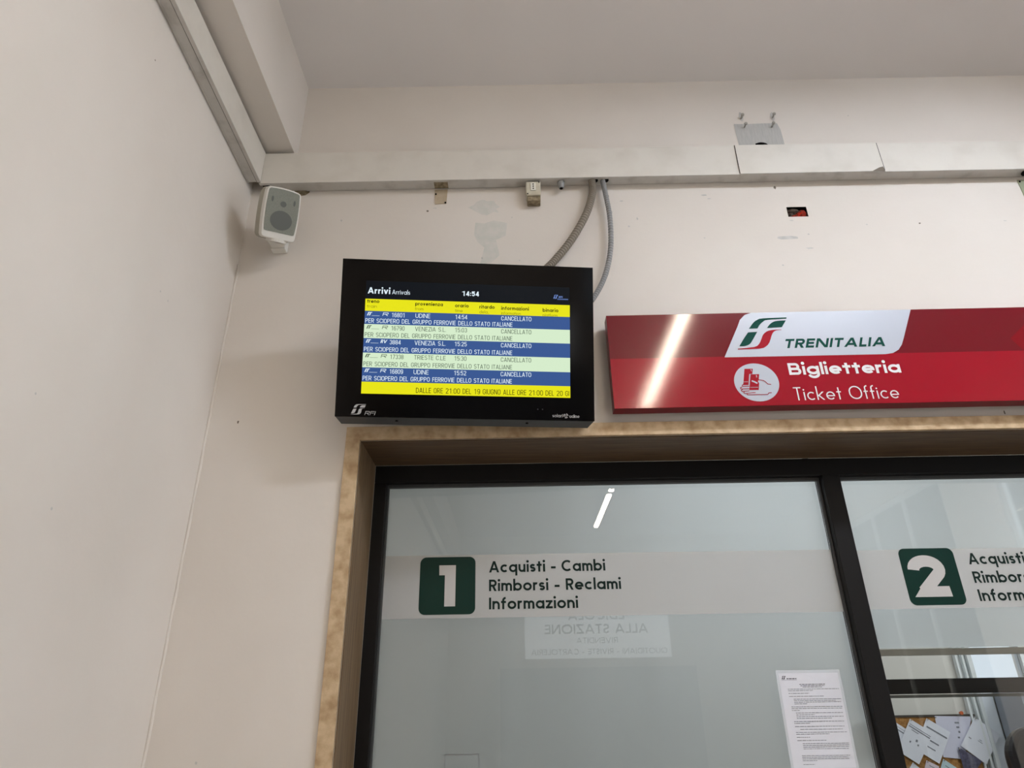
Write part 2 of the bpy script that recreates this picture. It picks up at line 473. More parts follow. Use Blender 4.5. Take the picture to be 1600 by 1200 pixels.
SIGNTEXT = mat('sign_lettering_white', (222, 218, 220), .4, .3)
SIGNWHITE = mat('sign_white', (178, 183, 194), .3, .4)
LOGOGREEN = mat('logo_green', (0, 66, 55), .6, .12)
LOGORED = mat('logo_red', (158, 16, 34), .6, .12)
HOUSING = mat('dark_grey_housing', (70, 72, 74), .5, .4)
BEZEL = mat('black_gloss_glass', (4, 3, 4), .1, .25)
BEZTXT = mat('silver_print', (176, 176, 178), .5, .3)
SPKW = mat('speaker_white', (222, 220, 214), .45, .4)
SPKG = mat('speaker_grille', (138, 141, 132), .6, .3, (126, 129, 121), 300)
SPKD = mat('speaker_driver', (104, 107, 104), .7, .2)
SPKB = mat('speaker_back', (168, 165, 152), .6, .3)
CONDA = mat('conduit_beige_grey', (132, 124, 113), .5, .4)
CONDB = mat('conduit_grey', (140, 141, 142), .5, .4)
BOXC = mat('junction_box_cream', (204, 199, 182), .5, .4, (186, 178, 158), 20)
BOXD = mat('worn_brown', (150, 138, 114), .8, .2, (110, 98, 78), 60)
SOCKW = mat('socket_white', (226, 224, 214), .4, .4)
DARK = mat('dark_hole', (14, 12, 12), .9, .1)
METAL = mat('zinc_metal', (170, 168, 160), .35, .5, metal=.8)
PLATE = mat('beige_plate', (186, 172, 150), .6, .3, (176, 160, 136), 30)
PLATEG = mat('greenish_plate', (150, 156, 132), .6, .3)
PATCHG = mat('unpainted_plaster_grey', (178, 178, 176), .9, .15, (192, 191, 188), 40, stretch=(6, 1, .4))
PATCHF = mat('filler_pale_green', (203, 203, 196), .8, .2, (212, 208, 202), 30)
PATCHS = mat('filler_smear_grey', (186, 184, 180), .8, .2, (202, 199, 195), 40)
CHIP = mat('chipped_spot', (120, 112, 102), .9, .1)
BRICKR = mat('brick_red', (172, 40, 24), .9, .1, (72, 44, 34), 90, bump=.8, bscale=140)
MORTAR = mat('rough_mortar', (104, 94, 84), .95, .1, (52, 42, 36), 80, bump=.8, bscale=120)
PAPER = mat('paper_white', (222, 224, 232), .7, .2)
PAPERB = mat('laminate_edge', (206, 212, 218), .25, .5)
INK = mat('print_ink', (72, 74, 82), .8, .1)
INKL = mat('print_ink_light', (138, 140, 148), .8, .1)
CORK = mat('cork', (176, 132, 82), .9, .1, (146, 104, 60), 90)
WOODD = mat('dark_frame', (70, 62, 54), .6, .3)
OFFW = mat('office_paint', (206, 203, 196), .8, .2)
ALU = mat('office_window_profile', (216, 220, 220), .35, .4)
SKYP = emis('overcast_pane', (196, 214, 230), 1.0)
RAIL = mat('dark_rail', (46, 46, 47), .4, .4)
CAB = mat('cabinet_grey', (142, 146, 154), .5, .3)
CABD = mat('cabinet_dark_edge', (52, 54, 60), .5, .3)
LEATHER = mat('black_leather', (34, 30, 32), .38, .45, bump=.2, bscale=80)
ORANGE = mat('orange_pin', (196, 92, 40), .5, .4)
LAMPBODY = mat('lamp_housing_white', (225, 225, 222), .5, .4)
LAMPEM = bpy.data.materials.new('lamp_tube_glow'); LAMPEM.use_nodes = True
_b = LAMPEM.node_tree.nodes['Principled BSDF']; _b.inputs['Emission Color'].default_value = LAMP+(1,); _b.inputs['Emission Strength'].default_value = LAMP_STRENGTH

# ------------------------------------------------------------------ the room
CZ = 4.377; XR = 5.6; YF = -9.0; XL = 0.0
def grid_wall(xb, zb, holes, f, thick):
    """slab split at the breaks with rectangular openings; f(u,v,n)"""
    V = []; F = []
    for i in range(len(xb)-1):
        for j in range(len(zb)-1):
            if any(a <= xb[i]+1e-6 and xb[i+1] <= b+1e-6 and c <= zb[j]+1e-6 and zb[j+1] <= d+1e-6 for a, b, c, d in holes): continue
            g = prism([(xb[i], zb[j]), (xb[i+1], zb[j]), (xb[i+1], zb[j+1]), (xb[i], zb[j+1])], f, -thick, 0)
            k = len(V); V += g[0]; F += [tuple(q+k for q in fc) for fc in g[1]]
    return V, F
OX0, OX1, OZ0, OZ1 = 0.588, 4.35, 1.02, 2.523        # opening of the ticket window
HX0, HX1, HZ0, HZ1 = 2.382, 2.470, 3.536, 3.590      # broken hole in the plaster
back = plane_map((0, 0, 0), (1, 0, 0), (0, 0, 1))    # n points to the hall (-y)
wb = obj('wall_back', grid_wall([0, OX0, HX0, HX1, OX1, XR], [0, OZ0, OZ1, HZ0, HZ1, CZ], [(OX0, OX1, OZ0, OZ1), (HX0, HX1, HZ0, HZ1)], back, .28), PLASTER)
props(wb, kind='structure')
left = plane_map((0, 0, 0), (0, 1, 0), (0, 0, 1))
wl = obj('wall_left', box(-.2, 0, YF-.2, .28, 0, CZ), PLASTER); props(wl, kind='structure')
rgt = plane_map((XR, 0, 0), (0, -1, 0), (0, 0, 1))
W1 = (.7, 3.1, .9, 3.8); W2 = (3.9, 6.3, .9, 3.8)
wr = obj('wall_right', grid_wall([0, W1[0], W1[1], W2[0], W2[1], 9.0], [0, .9, 3.8, CZ], [W1, W2], plane_map((XR, 0, 0), (0, -1, 0), (0, 0, 1)), .12), PLASTER); props(wr, kind='structure')
frontmap = plane_map((0, YF, 0), (-1, 0, 0), (0, 0, 1))
C1 = (1.2, 2.2, 3.72, 4.05); C2 = (3.9, 5.3, 3.0, 3.95)
wf = obj('wall_front', grid_wall([-XR, -C2[1], -C2[0], -C1[1], -C1[0], 0], [0, C2[2], C1[2], C2[3], C1[3], CZ], [(-C1[1], -C1[0], C1[2], C2[3]), (-C1[1], -C1[0], C2[3], C1[3]), (-C2[1], -C2[0], C2[2], C1[2]), (-C2[1], -C2[0], C1[2], C2[3])], frontmap, .15), PLASTER); props(wf, kind='structure')
fl = obj('floor', box(-.2, XR+.2, YF-.2, 2.6, -.1, 0), FLOOR); props(fl, kind='structure')
ce = obj('ceiling', box(-.2, XR+.2, YF-.2, .28, CZ, CZ+.12), CEIL); props(ce, kind='structure')
obj('ceiling_beam', box(0, .182, YF, 0, 3.915, CZ), BEAMP, ce)
# wavy bead of old paint down the corner
cp = []; 
for i in range(60):
    z = 3.33-i*.058; cp.append((.003+.0015*math.sin(i*1.7), -.003, z))
tr2 = obj('trim_2', tube(cp, .006, 6), PLASTER, smooth=True); props(tr2, kind='structure')

def window_frame(name, fmap, a, b, c, d, nv):
    e = empty(name, fmap((a+b)/2, c, 0), kind='structure')
    t = .06
    obj('frame', join(*[prism(p, fmap, -.08, -.03) for p in ([(a, c), (b, c), (b, c+t), (a, c+t)], [(a, d-t), (b, d-t), (b, d), (a, d)], [(a, c+t), (a+t, c+t), (a+t, d-t), (a, d-t)], [(b-t, c+t), (b, c+t), (b, d-t), (b-t, d-t)])]), ALU, e)
    wd = (b-a-2*t)/nv
    for i in range(1, nv):
        x = a+t+wd*i; obj('mullion', prism([(x-.02, c+t), (x+.02, c+t), (x+.02, d-t), (x-.02, d-t)], fmap, -.075, -.035), ALU, e)
    for i in range(nv):
        x = a+t+wd*i; obj('pane', prism([(x+.02, c+t), (x+wd-.02, c+t), (x+wd-.02, d-t), (x+.02, d-t)], fmap, -.058, -.052), GLASS, e)
    return e
window_frame('window_2', rgt, *W1, 3)
window_frame('window_3', rgt, *W2, 3)
window_frame('window_4', frontmap, -C2[1], -C2[0], C2[2], C2[3], 3)
window_frame('window_5', frontmap, -C1[1], -C1[0], C1[2], C1[3], 5)

# marks on the back wall -------------------------------------------------
def blob(cx, cz, rx_, rz_, n=14, j=.3, seed=0):
    rnd = random.Random(seed)
    return [(cx+rx_*math.cos(2*PI*i/n)*(1-j*rnd.random()), cz+rz_*math.sin(2*PI*i/n)*(1-j*rnd.random())) for i in range(n)]
patch = obj('unpainted_patch', flat([[(2.232, 3.905), (2.445, 3.905), (2.441, 4.05), (2.432, 4.090), (2.372, 4.091), (2.30, 4.088), (2.228, 4.090)]], back, n=.0008), PATCHG, wb)
for i, (x, z) in enumerate(((2.2688, 4.1259), (2.4179, 4.1263), (2.2747, 4.0682), (2.4046, 4.069))):
    obj('wall_screw', join(cyl((x, -.001, z), (x, -.022, z), .0035, 8), cyl((x, -.022, z), (x, -.026, z), .008, 8)), METAL, wb)
obj('paint_smear', flat([blob(x, z, .012, .035, 10, .3, int(x*97)) for x, z in ((2.2688, 4.135), (2.4179, 4.135))], back, n=.0006), PATCHS, wb)
obj('filler_patch', flat_concave([[(1.005, 3.47), (1.01, 3.535), (1.05, 3.53), (1.09, 3.545), (1.15, 3.53), (1.142, 3.46), (1.10, 3.44), (1.115, 3.36), (1.08, 3.32), (1.03, 3.31), (1.05, 3.40), (1.02, 3.43)]], back, n=.0007), PATCHF, wb)
obj('filler_patch', flat([blob(1.06, 3.62, .085, .05, 16, .5, 5)], back, n=.0007), PATCHF, wb)
obj('paint_smear', flat([[(2.315, 3.430), (2.37, 3.433), (2.40, 3.428), (2.402, 3.417), (2.33, 3.414), (2.312, 3.42)]], back, n=.0007), PATCHS, wb)
obj('peeled_paint', flat_concave([[(.19, 3.735), (.235, 3.748), (.262, 3.745), (.262, 3.722), (.245, 3.706), (.222, 3.702), (.205, 3.71)]], back, n=.0012), BOXD, wb)
chips = [(.115, 2.607, .006, .008), (2.44, 3.366, .02, .006), (2.943, 3.487, .007, .006), (2.712, 3.486, .006, .004), (2.777, 4.13, .005, .005), (3.314, 3.493, .012, .003), (2.03, 3.665, .018, .006), (2.352, 3.700, .007, .012),
         (2.39, 3.515, .012, .004), (2.45, 3.44, .006, .004), (.798, 3.604, .007, .007), (1.66, 3.64, .012, .005), (1.60, 3.67, .008, .01), (1.72, 3.54, .005, .009), (1.68, 3.50, .006, .006), (1.171, 3.56, .004, .006), (1.2, 3.33, .004, .004),
         (1.461, 3.462, .010, .003), (1.04, 3.345, .005, .008), (1.61, 3.58, .006, .01), (.83, 3.62, .014, .003), (2.05, 3.645, .01, .004), (2.31, 3.28, .008, .005), (3.02, 2.592, .004, .01), (.42, 3.56, .006, .008), (.18, 3.42, .006, .006), (.165, 1.47, .006, .006), (2.0, 3.43, .008, .004)]
for i, (x, z, a, b) in enumerate(chips):
    obj('paint_chip', flat([blob(x, z, a, b, 9, .55, i)], back, n=.0009), CHIP if i in (0, 2, 7, 10, 12, 23) else PATCHS, wb)
for i, (y, z, a) in enumerate(((-.835, 3.557, .004), (-.5, 2.872, .005), (-.445, 2.87, .005), (-.728, 2.076, .006), (-.898, 2.315, .005), (-.654, 3.74, .012))):
    obj('paint_chip', flat([blob(y, z, a, a, 8, .5, 50+i)], left, n=.0009), CHIP if i == 0 else PATCHS, wl)
# the broken hole, rough and recessed, with a red brick showing
obj('broken_recess', join(box(HX0-.004, HX1+.004, .05, .06, HZ0-.004, HZ1+.004), box(HX0-.003, HX0, 0.001, .05, HZ0, HZ1), box(HX1, HX1+.003, 0.001, .05, HZ0, HZ1), box(HX0, HX1, 0.001, .05, HZ1, HZ1+.003), box(HX0, HX1, 0.001, .05, HZ0-.003, HZ0)), MORTAR, wb)
def rock(cx, cy, cz, a, b, c, seed):
    rnd = random.Random(seed); V = []; F = []; n = 8; m = 5
    for j in range(m+1):
        ph = PI*j/m
        for i in range(n):
            th = 2*PI*i/n; r = .75+.35*rnd.random()
            V.append((cx+a*r*math.sin(ph)*math.cos(th), cy+b*r*math.sin(ph)*math.sin(th), cz+c*r*math.cos(ph)))
    for j in range(m):
        for i in range(n): F.append((j*n+i, j*n+(i+1) % n, (j+1)*n+(i+1) % n, (j+1)*n+i))
    return V, F
obj('brick', join(rock(2.446, .020, 3.556, .034, .022, .026, 2), rock(2.425, .022, 3.545, .036, .018, .014, 9)), BRICKR, wb)
obj('mortar_chunk', join(rock(2.412, .018, 3.574, .034, .018, .016, 3), rock(2.395, .022, 3.556, .024, .018, .016, 4)), MORTAR, wb)

# ------------------------------------------------------------------ travertine surround of the ticket window (trim_1)
t1 = empty('trim_1', (OX0, 0, OZ0), kind='structure')
def two_tone(name, geo_face, mface, geo_in, min_, parent): 
    obj(name, geo_face, mface, parent, bevel=.0015); 
obj('lintel_face', box(.535, OX1+.053, -.014, .004, OZ1, 2.5745), MARBLE, t1, bevel=.0015)
obj('jamb_face', box(.535, .588, -.014, .004, OZ0, OZ1), MARBLE, t1, bevel=.0015)
obj('jamb_face', box(OX1, OX1+.053, -.014, .004, OZ0, OZ1), MARBLE, t1, bevel=.0015)
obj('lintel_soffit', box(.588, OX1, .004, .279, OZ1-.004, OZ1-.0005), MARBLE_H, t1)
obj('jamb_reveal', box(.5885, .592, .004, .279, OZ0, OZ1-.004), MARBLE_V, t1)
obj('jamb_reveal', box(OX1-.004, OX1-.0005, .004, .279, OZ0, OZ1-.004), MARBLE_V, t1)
obj('sill', box(.50, OX1+.09, -.06, .28, OZ0-.03, OZ0-.0005), MARBLE, t1, bevel=.003)

# ------------------------------------------------------------------ ticket window (window_1)
wd = empty('window_1', (OX0, .28, OZ0), kind='structure')
ZT = 2.447; XA = .641; M0, M1 = 2.41, 2.48
FY0, FY1 = .28, .345
obj('frame_head', box(.592, OX1-.004, FY0, FY1, ZT, 2.519), BLACKM, wd, bevel=.002)
obj('frame_stile', box(.592, XA, FY0, FY1, OZ0, ZT), BLACKM, wd, bevel=.002)
obj('frame_stile', box(OX1-.053, OX1-.004, FY0, FY1, OZ0, ZT), BLACKM, wd, bevel=.002)
obj('frame_sill', box(XA, OX1-.053, FY0, FY1, OZ0, OZ0+.07), BLACKM, wd, bevel=.002)
obj('mullion', box(M0, M1, FY0-.004, FY1+.01, OZ0+.07, ZT), BLACKM, wd, bevel=.002)
for a, b in ((XA, M0), (M1, OX1-.053)):
    obj('gasket', join(box(a, b, .312, .330, ZT-.012, ZT), box(a, a+.006, .312, .330, OZ0+.07, ZT-.012), box(b-.006, b, .312, .330, OZ0+.07, ZT-.012)), DARKGAS, wd)
    obj('pane', box(a+.004, b-.004, .331, .337, OZ0+.07, ZT-.002), GLASS, wd)
glass = plane_map((0, .331, 0), (1, 0, 0), (0, 0, 1))
# frosted band and lettering on the panes
obj('frosted_band', flat([[(XA+.004, 1.923), (M0-.004, 1.923), (M0-.004, 2.157), (XA+.004, 2.161)]], glass, n=.0006), FILM, wd)
obj('frosted_band', flat([[(M1+.004, 1.929), (OX1-.06, 1.929), (OX1-.06, 2.152), (M1+.004, 2.152)]], glass, n=.0006), FILM, wd)
def plaque(u0, u1, v0, v1):
    obj('number_plaque', flat([rrect(u0, u1, v0, v1, .024, 8)], glass, n=.0014), GREEN, wd)
plaque(.786, 1.003, 1.936, 2.153)
plaque(2.665, 2.880, 1.9405, 2.1555)
obj('numeral', flat([[(.884, 1.966), (.926, 1.966), (.926, 2.121), (.884, 2.121)], [(.862, 2.083), (.884, 2.083), (.884, 2.121), (.861, 2.121)]], glass, n=.0022), NUMGREY, wd)
h_ = .154; wgt = .037
two = [(u, v) for u, v in arc(2.757, 2.079, .0505-.006, .028, 180, -10, 14)]
two = arc(2.758, 2.074, .050, .0325, 182, -28, 16)+[(2.728, 1.990)]
obj('numeral', flat(stroke(two, .044)+[[(2.688, 1.971), (2.832, 1.971), (2.829, 2.010), (2.722, 2.010)], [(2.688, 1.971), (2.735, 1.971), (2.770, 2.02), (2.745, 2.035)]], glass, n=.0022), NUMGREY, wd)
H1 = .0435
for u0 in (1.056, 2.931):
    for s, v, wdt in (('Acquisti - Cambi', 2.0905, .455), ('Rimborsi - Reclami', 2.020, .511), ('Informazioni', 1.9525, .341)):
        obj('lettering', text(s, glass, u0, v, H1, .185, width=wdt, X=.70, gap=.10, n=.0014), DKTEXT, wd)
# A4 notice in a laminated sleeve taped to the first pane
def lines_block(f, rows, ink, n=.0016):
    P_ = []
    rnd = random.Random(3)
    for u0, u1, v, t in rows:
        u = u0
        while u < u1:
            l = min(.004+rnd.random()*.012, u1-u); P_.append([(u, v), (u+l, v), (u+l, v+t), (u, v+t)]); u += l+.0018
    return flat(P_, f, n=n)
nf = plane_map((2.110, .3305, 1.400), (1, 0, -.003), (.003, 0, 1))
no = empty('paper_notice', (2.224, .329, 1.400), 'white laminated paper notice taped inside the first glass pane, left of the black mullion', 'notice')
obj('laminate', prism([(-.004, -.004), (.231, -.004), (.231, .321), (-.004, .321)], nf, .0002, .0008), PAPERB, no)
obj('sheet', prism([(.005, .006), (.222, .006), (.222, .311), (.005, .311)], nf, .0008, .0012), PAPER, no)
rows = []
def rw(a, b, px, t=.0016): rows.append((a, b, px, t))
y0 = .2875
props(obj('heading_lines', lines_block(nf, [(.075, .168, .272, .002), (.078, .166, .2675, .0018), (.085, .155, .263, .0014)], INK), INK, no), kind='stuff')
txt = [(.03, .215, .2565), (.03, .12, .2515), (.03, .105, .2425), (.03, .155, .2325), (.045, .215, .2235), (.045, .195, .2185), (.045, .213, .2135), (.045, .09, .208), (.032, .215, .1985), (.032, .213, .193), (.032, .06, .187), (.045, .212, .1785), (.045, .11, .1725), (.045, .212, .1665), (.045, .17, .161), (.033, .212, .151), (.033, .09, .1455), (.033, .21, .135), (.05, .20, .126), (.033, .213, .1165), (.033, .15, .111), (.033, .08, .101), (.033, .135, .091), (.05, .212, .0815), (.05, .213, .076), (.05, .212, .0705), (.05, .208, .065), (.04, .208, .044), (.04, .20, .039), (.04, .205, .034), (.04, .09, .0285), (.04, .08, .017)]
props(obj('text_lines', lines_block(nf, [(a, b, v, .0017) for a, b, v in txt], INKL), INKL, no), kind='stuff')
obj('logo', join(flat_concave(emblem('green', .014, .030, .290, .302)+emblem('red', .014, .030, .290, .302), nf, n=.0016), lines_block(nf, [(.032, .068, .291, .0028)], INK), flat([[(.013, .2875), (.068, .2875), (.068, .2882), (.013, .2882)]], nf, n=.0016)), INK, no)
# small clear pocket behind the first pane, low left
pk = empty('document_pocket', (.96, .34, 1.36), 'small clear plastic document pocket behind the first pane, low near its left side', 'pocket')
obj('pocket_rim', join(box(.898, .901, .342, .344, 1.35, 1.466), box(1.018, 1.021, .342, .344, 1.35, 1.466), box(.898, 1.021, .342, .344, 1.463, 1.4665)), PAPER, pk)

# blinds behind the panes
b1 = empty('roller_blind', (1.52, .40, 1.10), 'white roller blind fully lowered behind the pane numbered 1', 'blind')
def cloth(x0, x1, z0, z1, y, amp=.0016):
    V = []; F = []; nx = 60; nz = 6
    for j in range(nz+1):
        for i in range(nx+1):
            x = x0+(x1-x0)*i/nx; z = z0+(z1-z0)*j/nz
            V.append((x, y+amp*math.sin(i*.55+j*.12)+amp*.6*math.sin(i*1.31), z))
    for j in range(nz):
        for i in range(nx): a = j*(nx+1)+i; F.append((a, a+1, a+nx+2, a+nx+1))
    return V, F
obj('cloth', cloth(.630, 2.452, 1.10, 2.50, .405), BLIND, b1, smooth=True)
obj('roller', cyl((.63, .425, 2.53), (2.452, .425, 2.53), .022, 16), BLINDBAR, b1, smooth=True)
obj('hem_bar', box(.632, 2.450, .398, .412, 1.08, 1.102), BLINDBAR, b1)
b2 = empty('roller_blind', (3.4, .40, 1.77), 'white roller blind half lowered behind the pane numbered 2', 'blind')
obj('cloth', cloth(2.470, 4.28, 1.795, 2.50, .405), BLIND, b2, smooth=True)
obj('roller', cyl((2.47, .425, 2.53), (4.28, .425, 2.53), .022, 16), BLINDBAR, b2, smooth=True)
obj('hem_bar', box(2.468, 4.282, .398, .412, 1.768, 1.792), BLINDBAR, b2, bevel=.002)

# ------------------------------------------------------------------ office behind the glass
OW = 2.20
owin = (3.955, 4.30, 1.70, 2.45); owin2 = (4.45, 5.3, 1.2, 2.6)
ofl = plane_map((0, OW, 0), (1, 0, 0), (0, 0, 1))
wo = obj('wall_office_back', grid_wall([-.2, owin[0], owin[1], owin2[0], owin2[1], XR], [0, 1.2, owin[2], owin[3], 2.6, 3.0], [(owin[0], owin[1], owin[2], owin[3]), (owin2[0], owin2[1], 1.2, owin[2]), (owin2[0], owin2[1], owin[2], owin[3]), (owin2[0], owin2[1], owin[3], 2.6)], ofl, .1), OFFW); props(wo, kind='structure')
ol = obj('wall_office_left', box(-.2, .3, .345, OW, 0, 3.0), OFFW); props(ol, kind='structure')
orr = obj('wall_office_right', box(XR, XR+.2, .28, OW, 0, 3.0), OFFW); props(orr, kind='structure')
oc = obj('ceiling_office', box(-.2, XR+.2, .28, OW+.1, 3.0, 3.1), OFFW); props(oc, kind='structure')
w6 = empty('window_6', (4.12, OW, 1.70), kind='structure')
obj('frame', join(box(3.955, 3.975, OW-.01, OW+.05, 1.70, 2.45), box(4.28, 4.30, OW-.01, OW+.05, 1.70, 2.45), box(3.975, 4.28, OW-.01, OW+.05, 1.70, 1.72), box(3.975, 4.28, OW-.01, OW+.05, 2.43, 2.45)), ALU, w6)
obj('pane', box(3.975, 4.28, OW+.015, OW+.021, 1.72, 2.43), GLASS, w6)
w7 = window_frame('window_7', ofl, owin2[0], owin2[1], 1.2, 2.6, 2)
# white sliding-track profiles running down the office wall left of the window
tk = empty('wall_track', (3.93, OW, .9), 'white metal wall track running down behind the cork board, beside the bright slot', 'track')
for x0, x1, d in ((3.862, 3.874, .03), (3.874, 3.900, .012), (3.900, 3.912, .035), (3.912, 3.930, .012), (3.930, 3.950, .04)):
    obj('profile', box(x0, x1, OW-d, OW-.0005, .9, 2.9), ALU, tk)
ls = empty('light_panel', (3.985, OW, 1.0), 'narrow bright white door edge below the dark rail, right of the white track', 'panel')
obj('panel', box(3.952, 4.03, OW-.02, OW-.001, .9, 1.69), mat('bright_white_panel', (236, 240, 246), .4), ls)
cb = empty('steel_cabinet', (4.3, 1.9, 0), 'grey steel cabinet with dark edge standing right of the cork board', 'cabinet')
obj('body', box(4.035, 4.9, 1.93, OW-.025, 0, 1.69), CAB, cb)
obj('dark_post', box(4.12, 4.20, 1.90, 1.93, 0, 1.69), CABD, cb)
obj('latch', box(4.13, 4.19, 1.892, 1.90, 1.555, 1.565), DARK, cb)
obj('door', box(4.21, 4.88, 1.905, 1.93, .05, 1.68), PAPER, cb)
OFFICEFILL = bpy.data.materials.new('office_fill_glow'); OFFICEFILL.use_nodes = True
_o = OFFICEFILL.node_tree.nodes['Principled BSDF']; _o.inputs['Emission Color'].default_value = (.86, .94, 1, 1); _o.inputs['Emission Strength'].default_value = 31
for x, lb in ((2.3, 'unseen fill lamp added on the office ceiling behind the black mullion'), (4.6, 'unseen fill lamp added on the office ceiling above the steel cabinet')):  # added light sources, unseen, to brighten the office and backlight the blinds
    e = empty('office_fill_lamp', (x, 1.3, 2.95), lb, 'lamp', 'added office fill lamps')
    obj('housing', box(x-.6, x+.6, 1.2, 1.4, 2.955, 2.999), LAMPBODY, e); obj('diffuser', box(x-.58, x+.58, 1.22, 1.38, 2.945, 2.9545), OFFICEFILL, e)
# dark rail hung across behind the second pane
rl = empty('service_rail', (3.4, .50, 1.61), 'wide dark horizontal rail behind the pane numbered 2, above the cork board', 'rail')
obj('rail_bar', box(2.40, 4.6, .50, .53, 1.637, 1.690), RAIL, rl, bevel=.002)
obj('rail_lip', box(2.40, 4.6, .495, .53, 1.6235, 1.634), mat('rail_lip_grey', (128, 132, 130), .4), rl)
for x in (2.46, 4.5): obj('hanger', box(x-.012, x+.012, .51, .52, 1.69, 2.99), RAIL, rl)
# cork board and its papers
bd = empty('cork_board', (3.4, OW, .95), 'brown cork board with thin dark frame on the office wall', 'board')
obj('cork', box(2.72, 3.875, OW-.018, OW-.001, .90, 1.532), CORK, bd)
obj('frame', join(box(2.705, 3.89, OW-.022, OW-.001, 1.532, 1.544), box(2.705, 2.72, OW-.022, OW-.001, .9, 1.532), box(3.875, 3.885, OW-.022, OW-.001, .9, 1.532), box(2.705, 3.89, OW-.022, OW-.001, .888, .9)), WOODD, bd)
def sheet(label, pts, layer, marks=None, m=None, cat='paper'):
    y = OW-.019-.003*layer
    f = plane_map((0, y, 0), (1, 0, 0), (0, 0, 1))
    cx = sum(p[0] for p in pts)/len(pts); cz = min(p[1] for p in pts)
    e = empty('pinned_paper', (cx, y, cz), label, cat, 'papers pinned to the cork board')
    obj('sheet', prism(pts, f, 0, .0008), m or PAPER, e)
    if marks:
        p0, p1, p3 = Vector(pts[0]), Vector(pts[1]), Vector(pts[3]); a = p1-p0; b = p3-p0
        P_ = []
        for (s0, s1, t, th) in marks:
            q = [p0+a*s0+b*t, p0+a*s1+b*t, p0+a*s1+b*(t+th), p0+a*s0+b*(t+th)]; P_.append([tuple(v) for v in q])
        each('print', [flat([q_], f, n=.0016) for q_ in P_], INKL, e)
    obj('pin', cyl((pts[0][0]+.004, y-.001, pts[0][1]-.008), (pts[0][0]+.004, y-.008, pts[0][1]-.008), .0035, 10), METAL, e)
    return e
sheet('leftmost tilted sheet on the cork board, cut by the mullion', [(3.389, 1.52), (3.469, 1.465), (3.408, 1.359), (3.329, 1.413)], 1, [(.3, .95, .12, .02), (.3, .95, .22, .06)])
sheet('tilted printed sheet with ruled header and three small blots', [(3.496, 1.524), (3.613, 1.445), (3.486, 1.286), (3.375, 1.36)], 3, [(.05, .95, .12, .02), (.05, .95, .17, .035), (.2, .5, .24, .02), (.3, .36, .55, .05), (.5, .58, .42, .07), (.62, .68, .52, .05)])
sheet('tilted printed sheet with three grey headings, right of the ruled one', [(3.596, 1.526), (3.717, 1.449), (3.606, 1.287), (3.488, 1.364)], 2, [(.1, .95, .2, .045), (.25, .75, .52, .04), (.3, .7, .72, .03)])
sheet('larger upright sheet at the top edge of the cork board', [(3.649, 1.537), (3.868, 1.531), (3.76, 1.308), (3.640, 1.320)], 1, [(.5, .62, .14, .04), (.52, .6, .25, .04), (.55, .6, .36, .05), (.5, .56, .5, .04)], mat('paper_lilac', (206, 206, 222), .7))
sheet('large plain folded sheet tilted at the right end of the cork board', [(3.878, 1.528), (4.0, 1.433), (3.872, 1.28), (3.754, 1.378)], 5, [(.1, .2, .62, .03), (.42, .60, .55, .02), (.45, .55, .50, .02)])
sheet('small dark picture card under the large folded sheet', [(3.735, 1.372), (3.859, 1.30), (3.80, 1.25), (3.735, 1.235)], 4, None, mat('dark_picture', (92, 90, 116), .5, .4, (60, 56, 76), 60), 'picture')
sheet('corner of a sheet at the lower left of the cork board', [(3.454, 1.297), (3.49, 1.262), (3.44, 1.20), (3.402, 1.24)], 2)
sheet('pinkish sheet low on the cork board, second from the left', [(3.535, 1.306), (3.60, 1.274), (3.56, 1.19), (3.495, 1.23)], 2, [(.3, .7, .2, .05)], mat('paper_pinkish', (216, 204, 212), .7))
sheet('bluish sheet low on the cork board under the three headings', [(3.635, 1.312), (3.715, 1.255), (3.65, 1.18), (3.585, 1.23)], 2, [(.2, .6, .25, .05)], mat('paper_bluish', (188, 210, 216), .7))
pn = obj('push_pin', join(cyl((3.804, OW-.022, 1.551), (3.804, OW-.036, 1.551), .006, 12), cyl((3.804, OW-.036, 1.551), (3.804, OW-.044, 1.551), .010, 12)), ORANGE, origin=(3.804, OW-.022, 1.551))
props(pn, 'orange push pin on the top frame of the cork board', 'pin')
# office chair
oc_ = empty('office_chair', (3.715, 1.22, 0), 'black leather office chair with high rounded back, at the right edge', 'chair')
cx0, cy0 = 3.715, 1.22
bf = plane_map((cx0, cy0, 0), (1, 0, 0), (0, .12, 1))
obj('backrest', prism(rrect(-.25, .25, .55, 1.22, .10, 6), bf, 0, .07), LEATHER, oc_, smooth=False, bevel=.02)
obj('headrest', prism(rrect(-.235, .235, 1.12, 1.50, .15, 10), bf, .02, .10), LEATHER, oc_, bevel=.025)
obj('seat', prism(rrect(cx0-.26, cx0+.26, cy0-.5, cy0-.02, .08, 6), lambda u, v, n=0: Vector((u, v, .44+n)), 0, .10), LEATHER, oc_, bevel=.02)
for s in (-1, 1): obj('armrest', join(box(cx0+s*.29-.03, cx0+s*.29+.03, cy0-.42, cy0-.08, .68, .71), box(cx0+s*.29-.02, cx0+s*.29+.02, cy0-.27, cy0-.22, .49, .68)), RAIL, oc_)
obj('column', cyl((cx0, cy0-.26, .08), (cx0, cy0-.26, .44), .03), METAL, oc_)
for i in range(5):
    a = 2*PI*i/5+.3; p = (cx0+.30*math.cos(a), cy0-.26+.30*math.sin(a), .07)
    lg = obj('leg', tube([(cx0, cy0-.26, .10), p], .018, 8), RAIL, oc_)
    obj('castor', cyl((p[0]-.012, p[1], .03), (p[0]+.012, p[1], .03), .03, 14), DARK, lg)

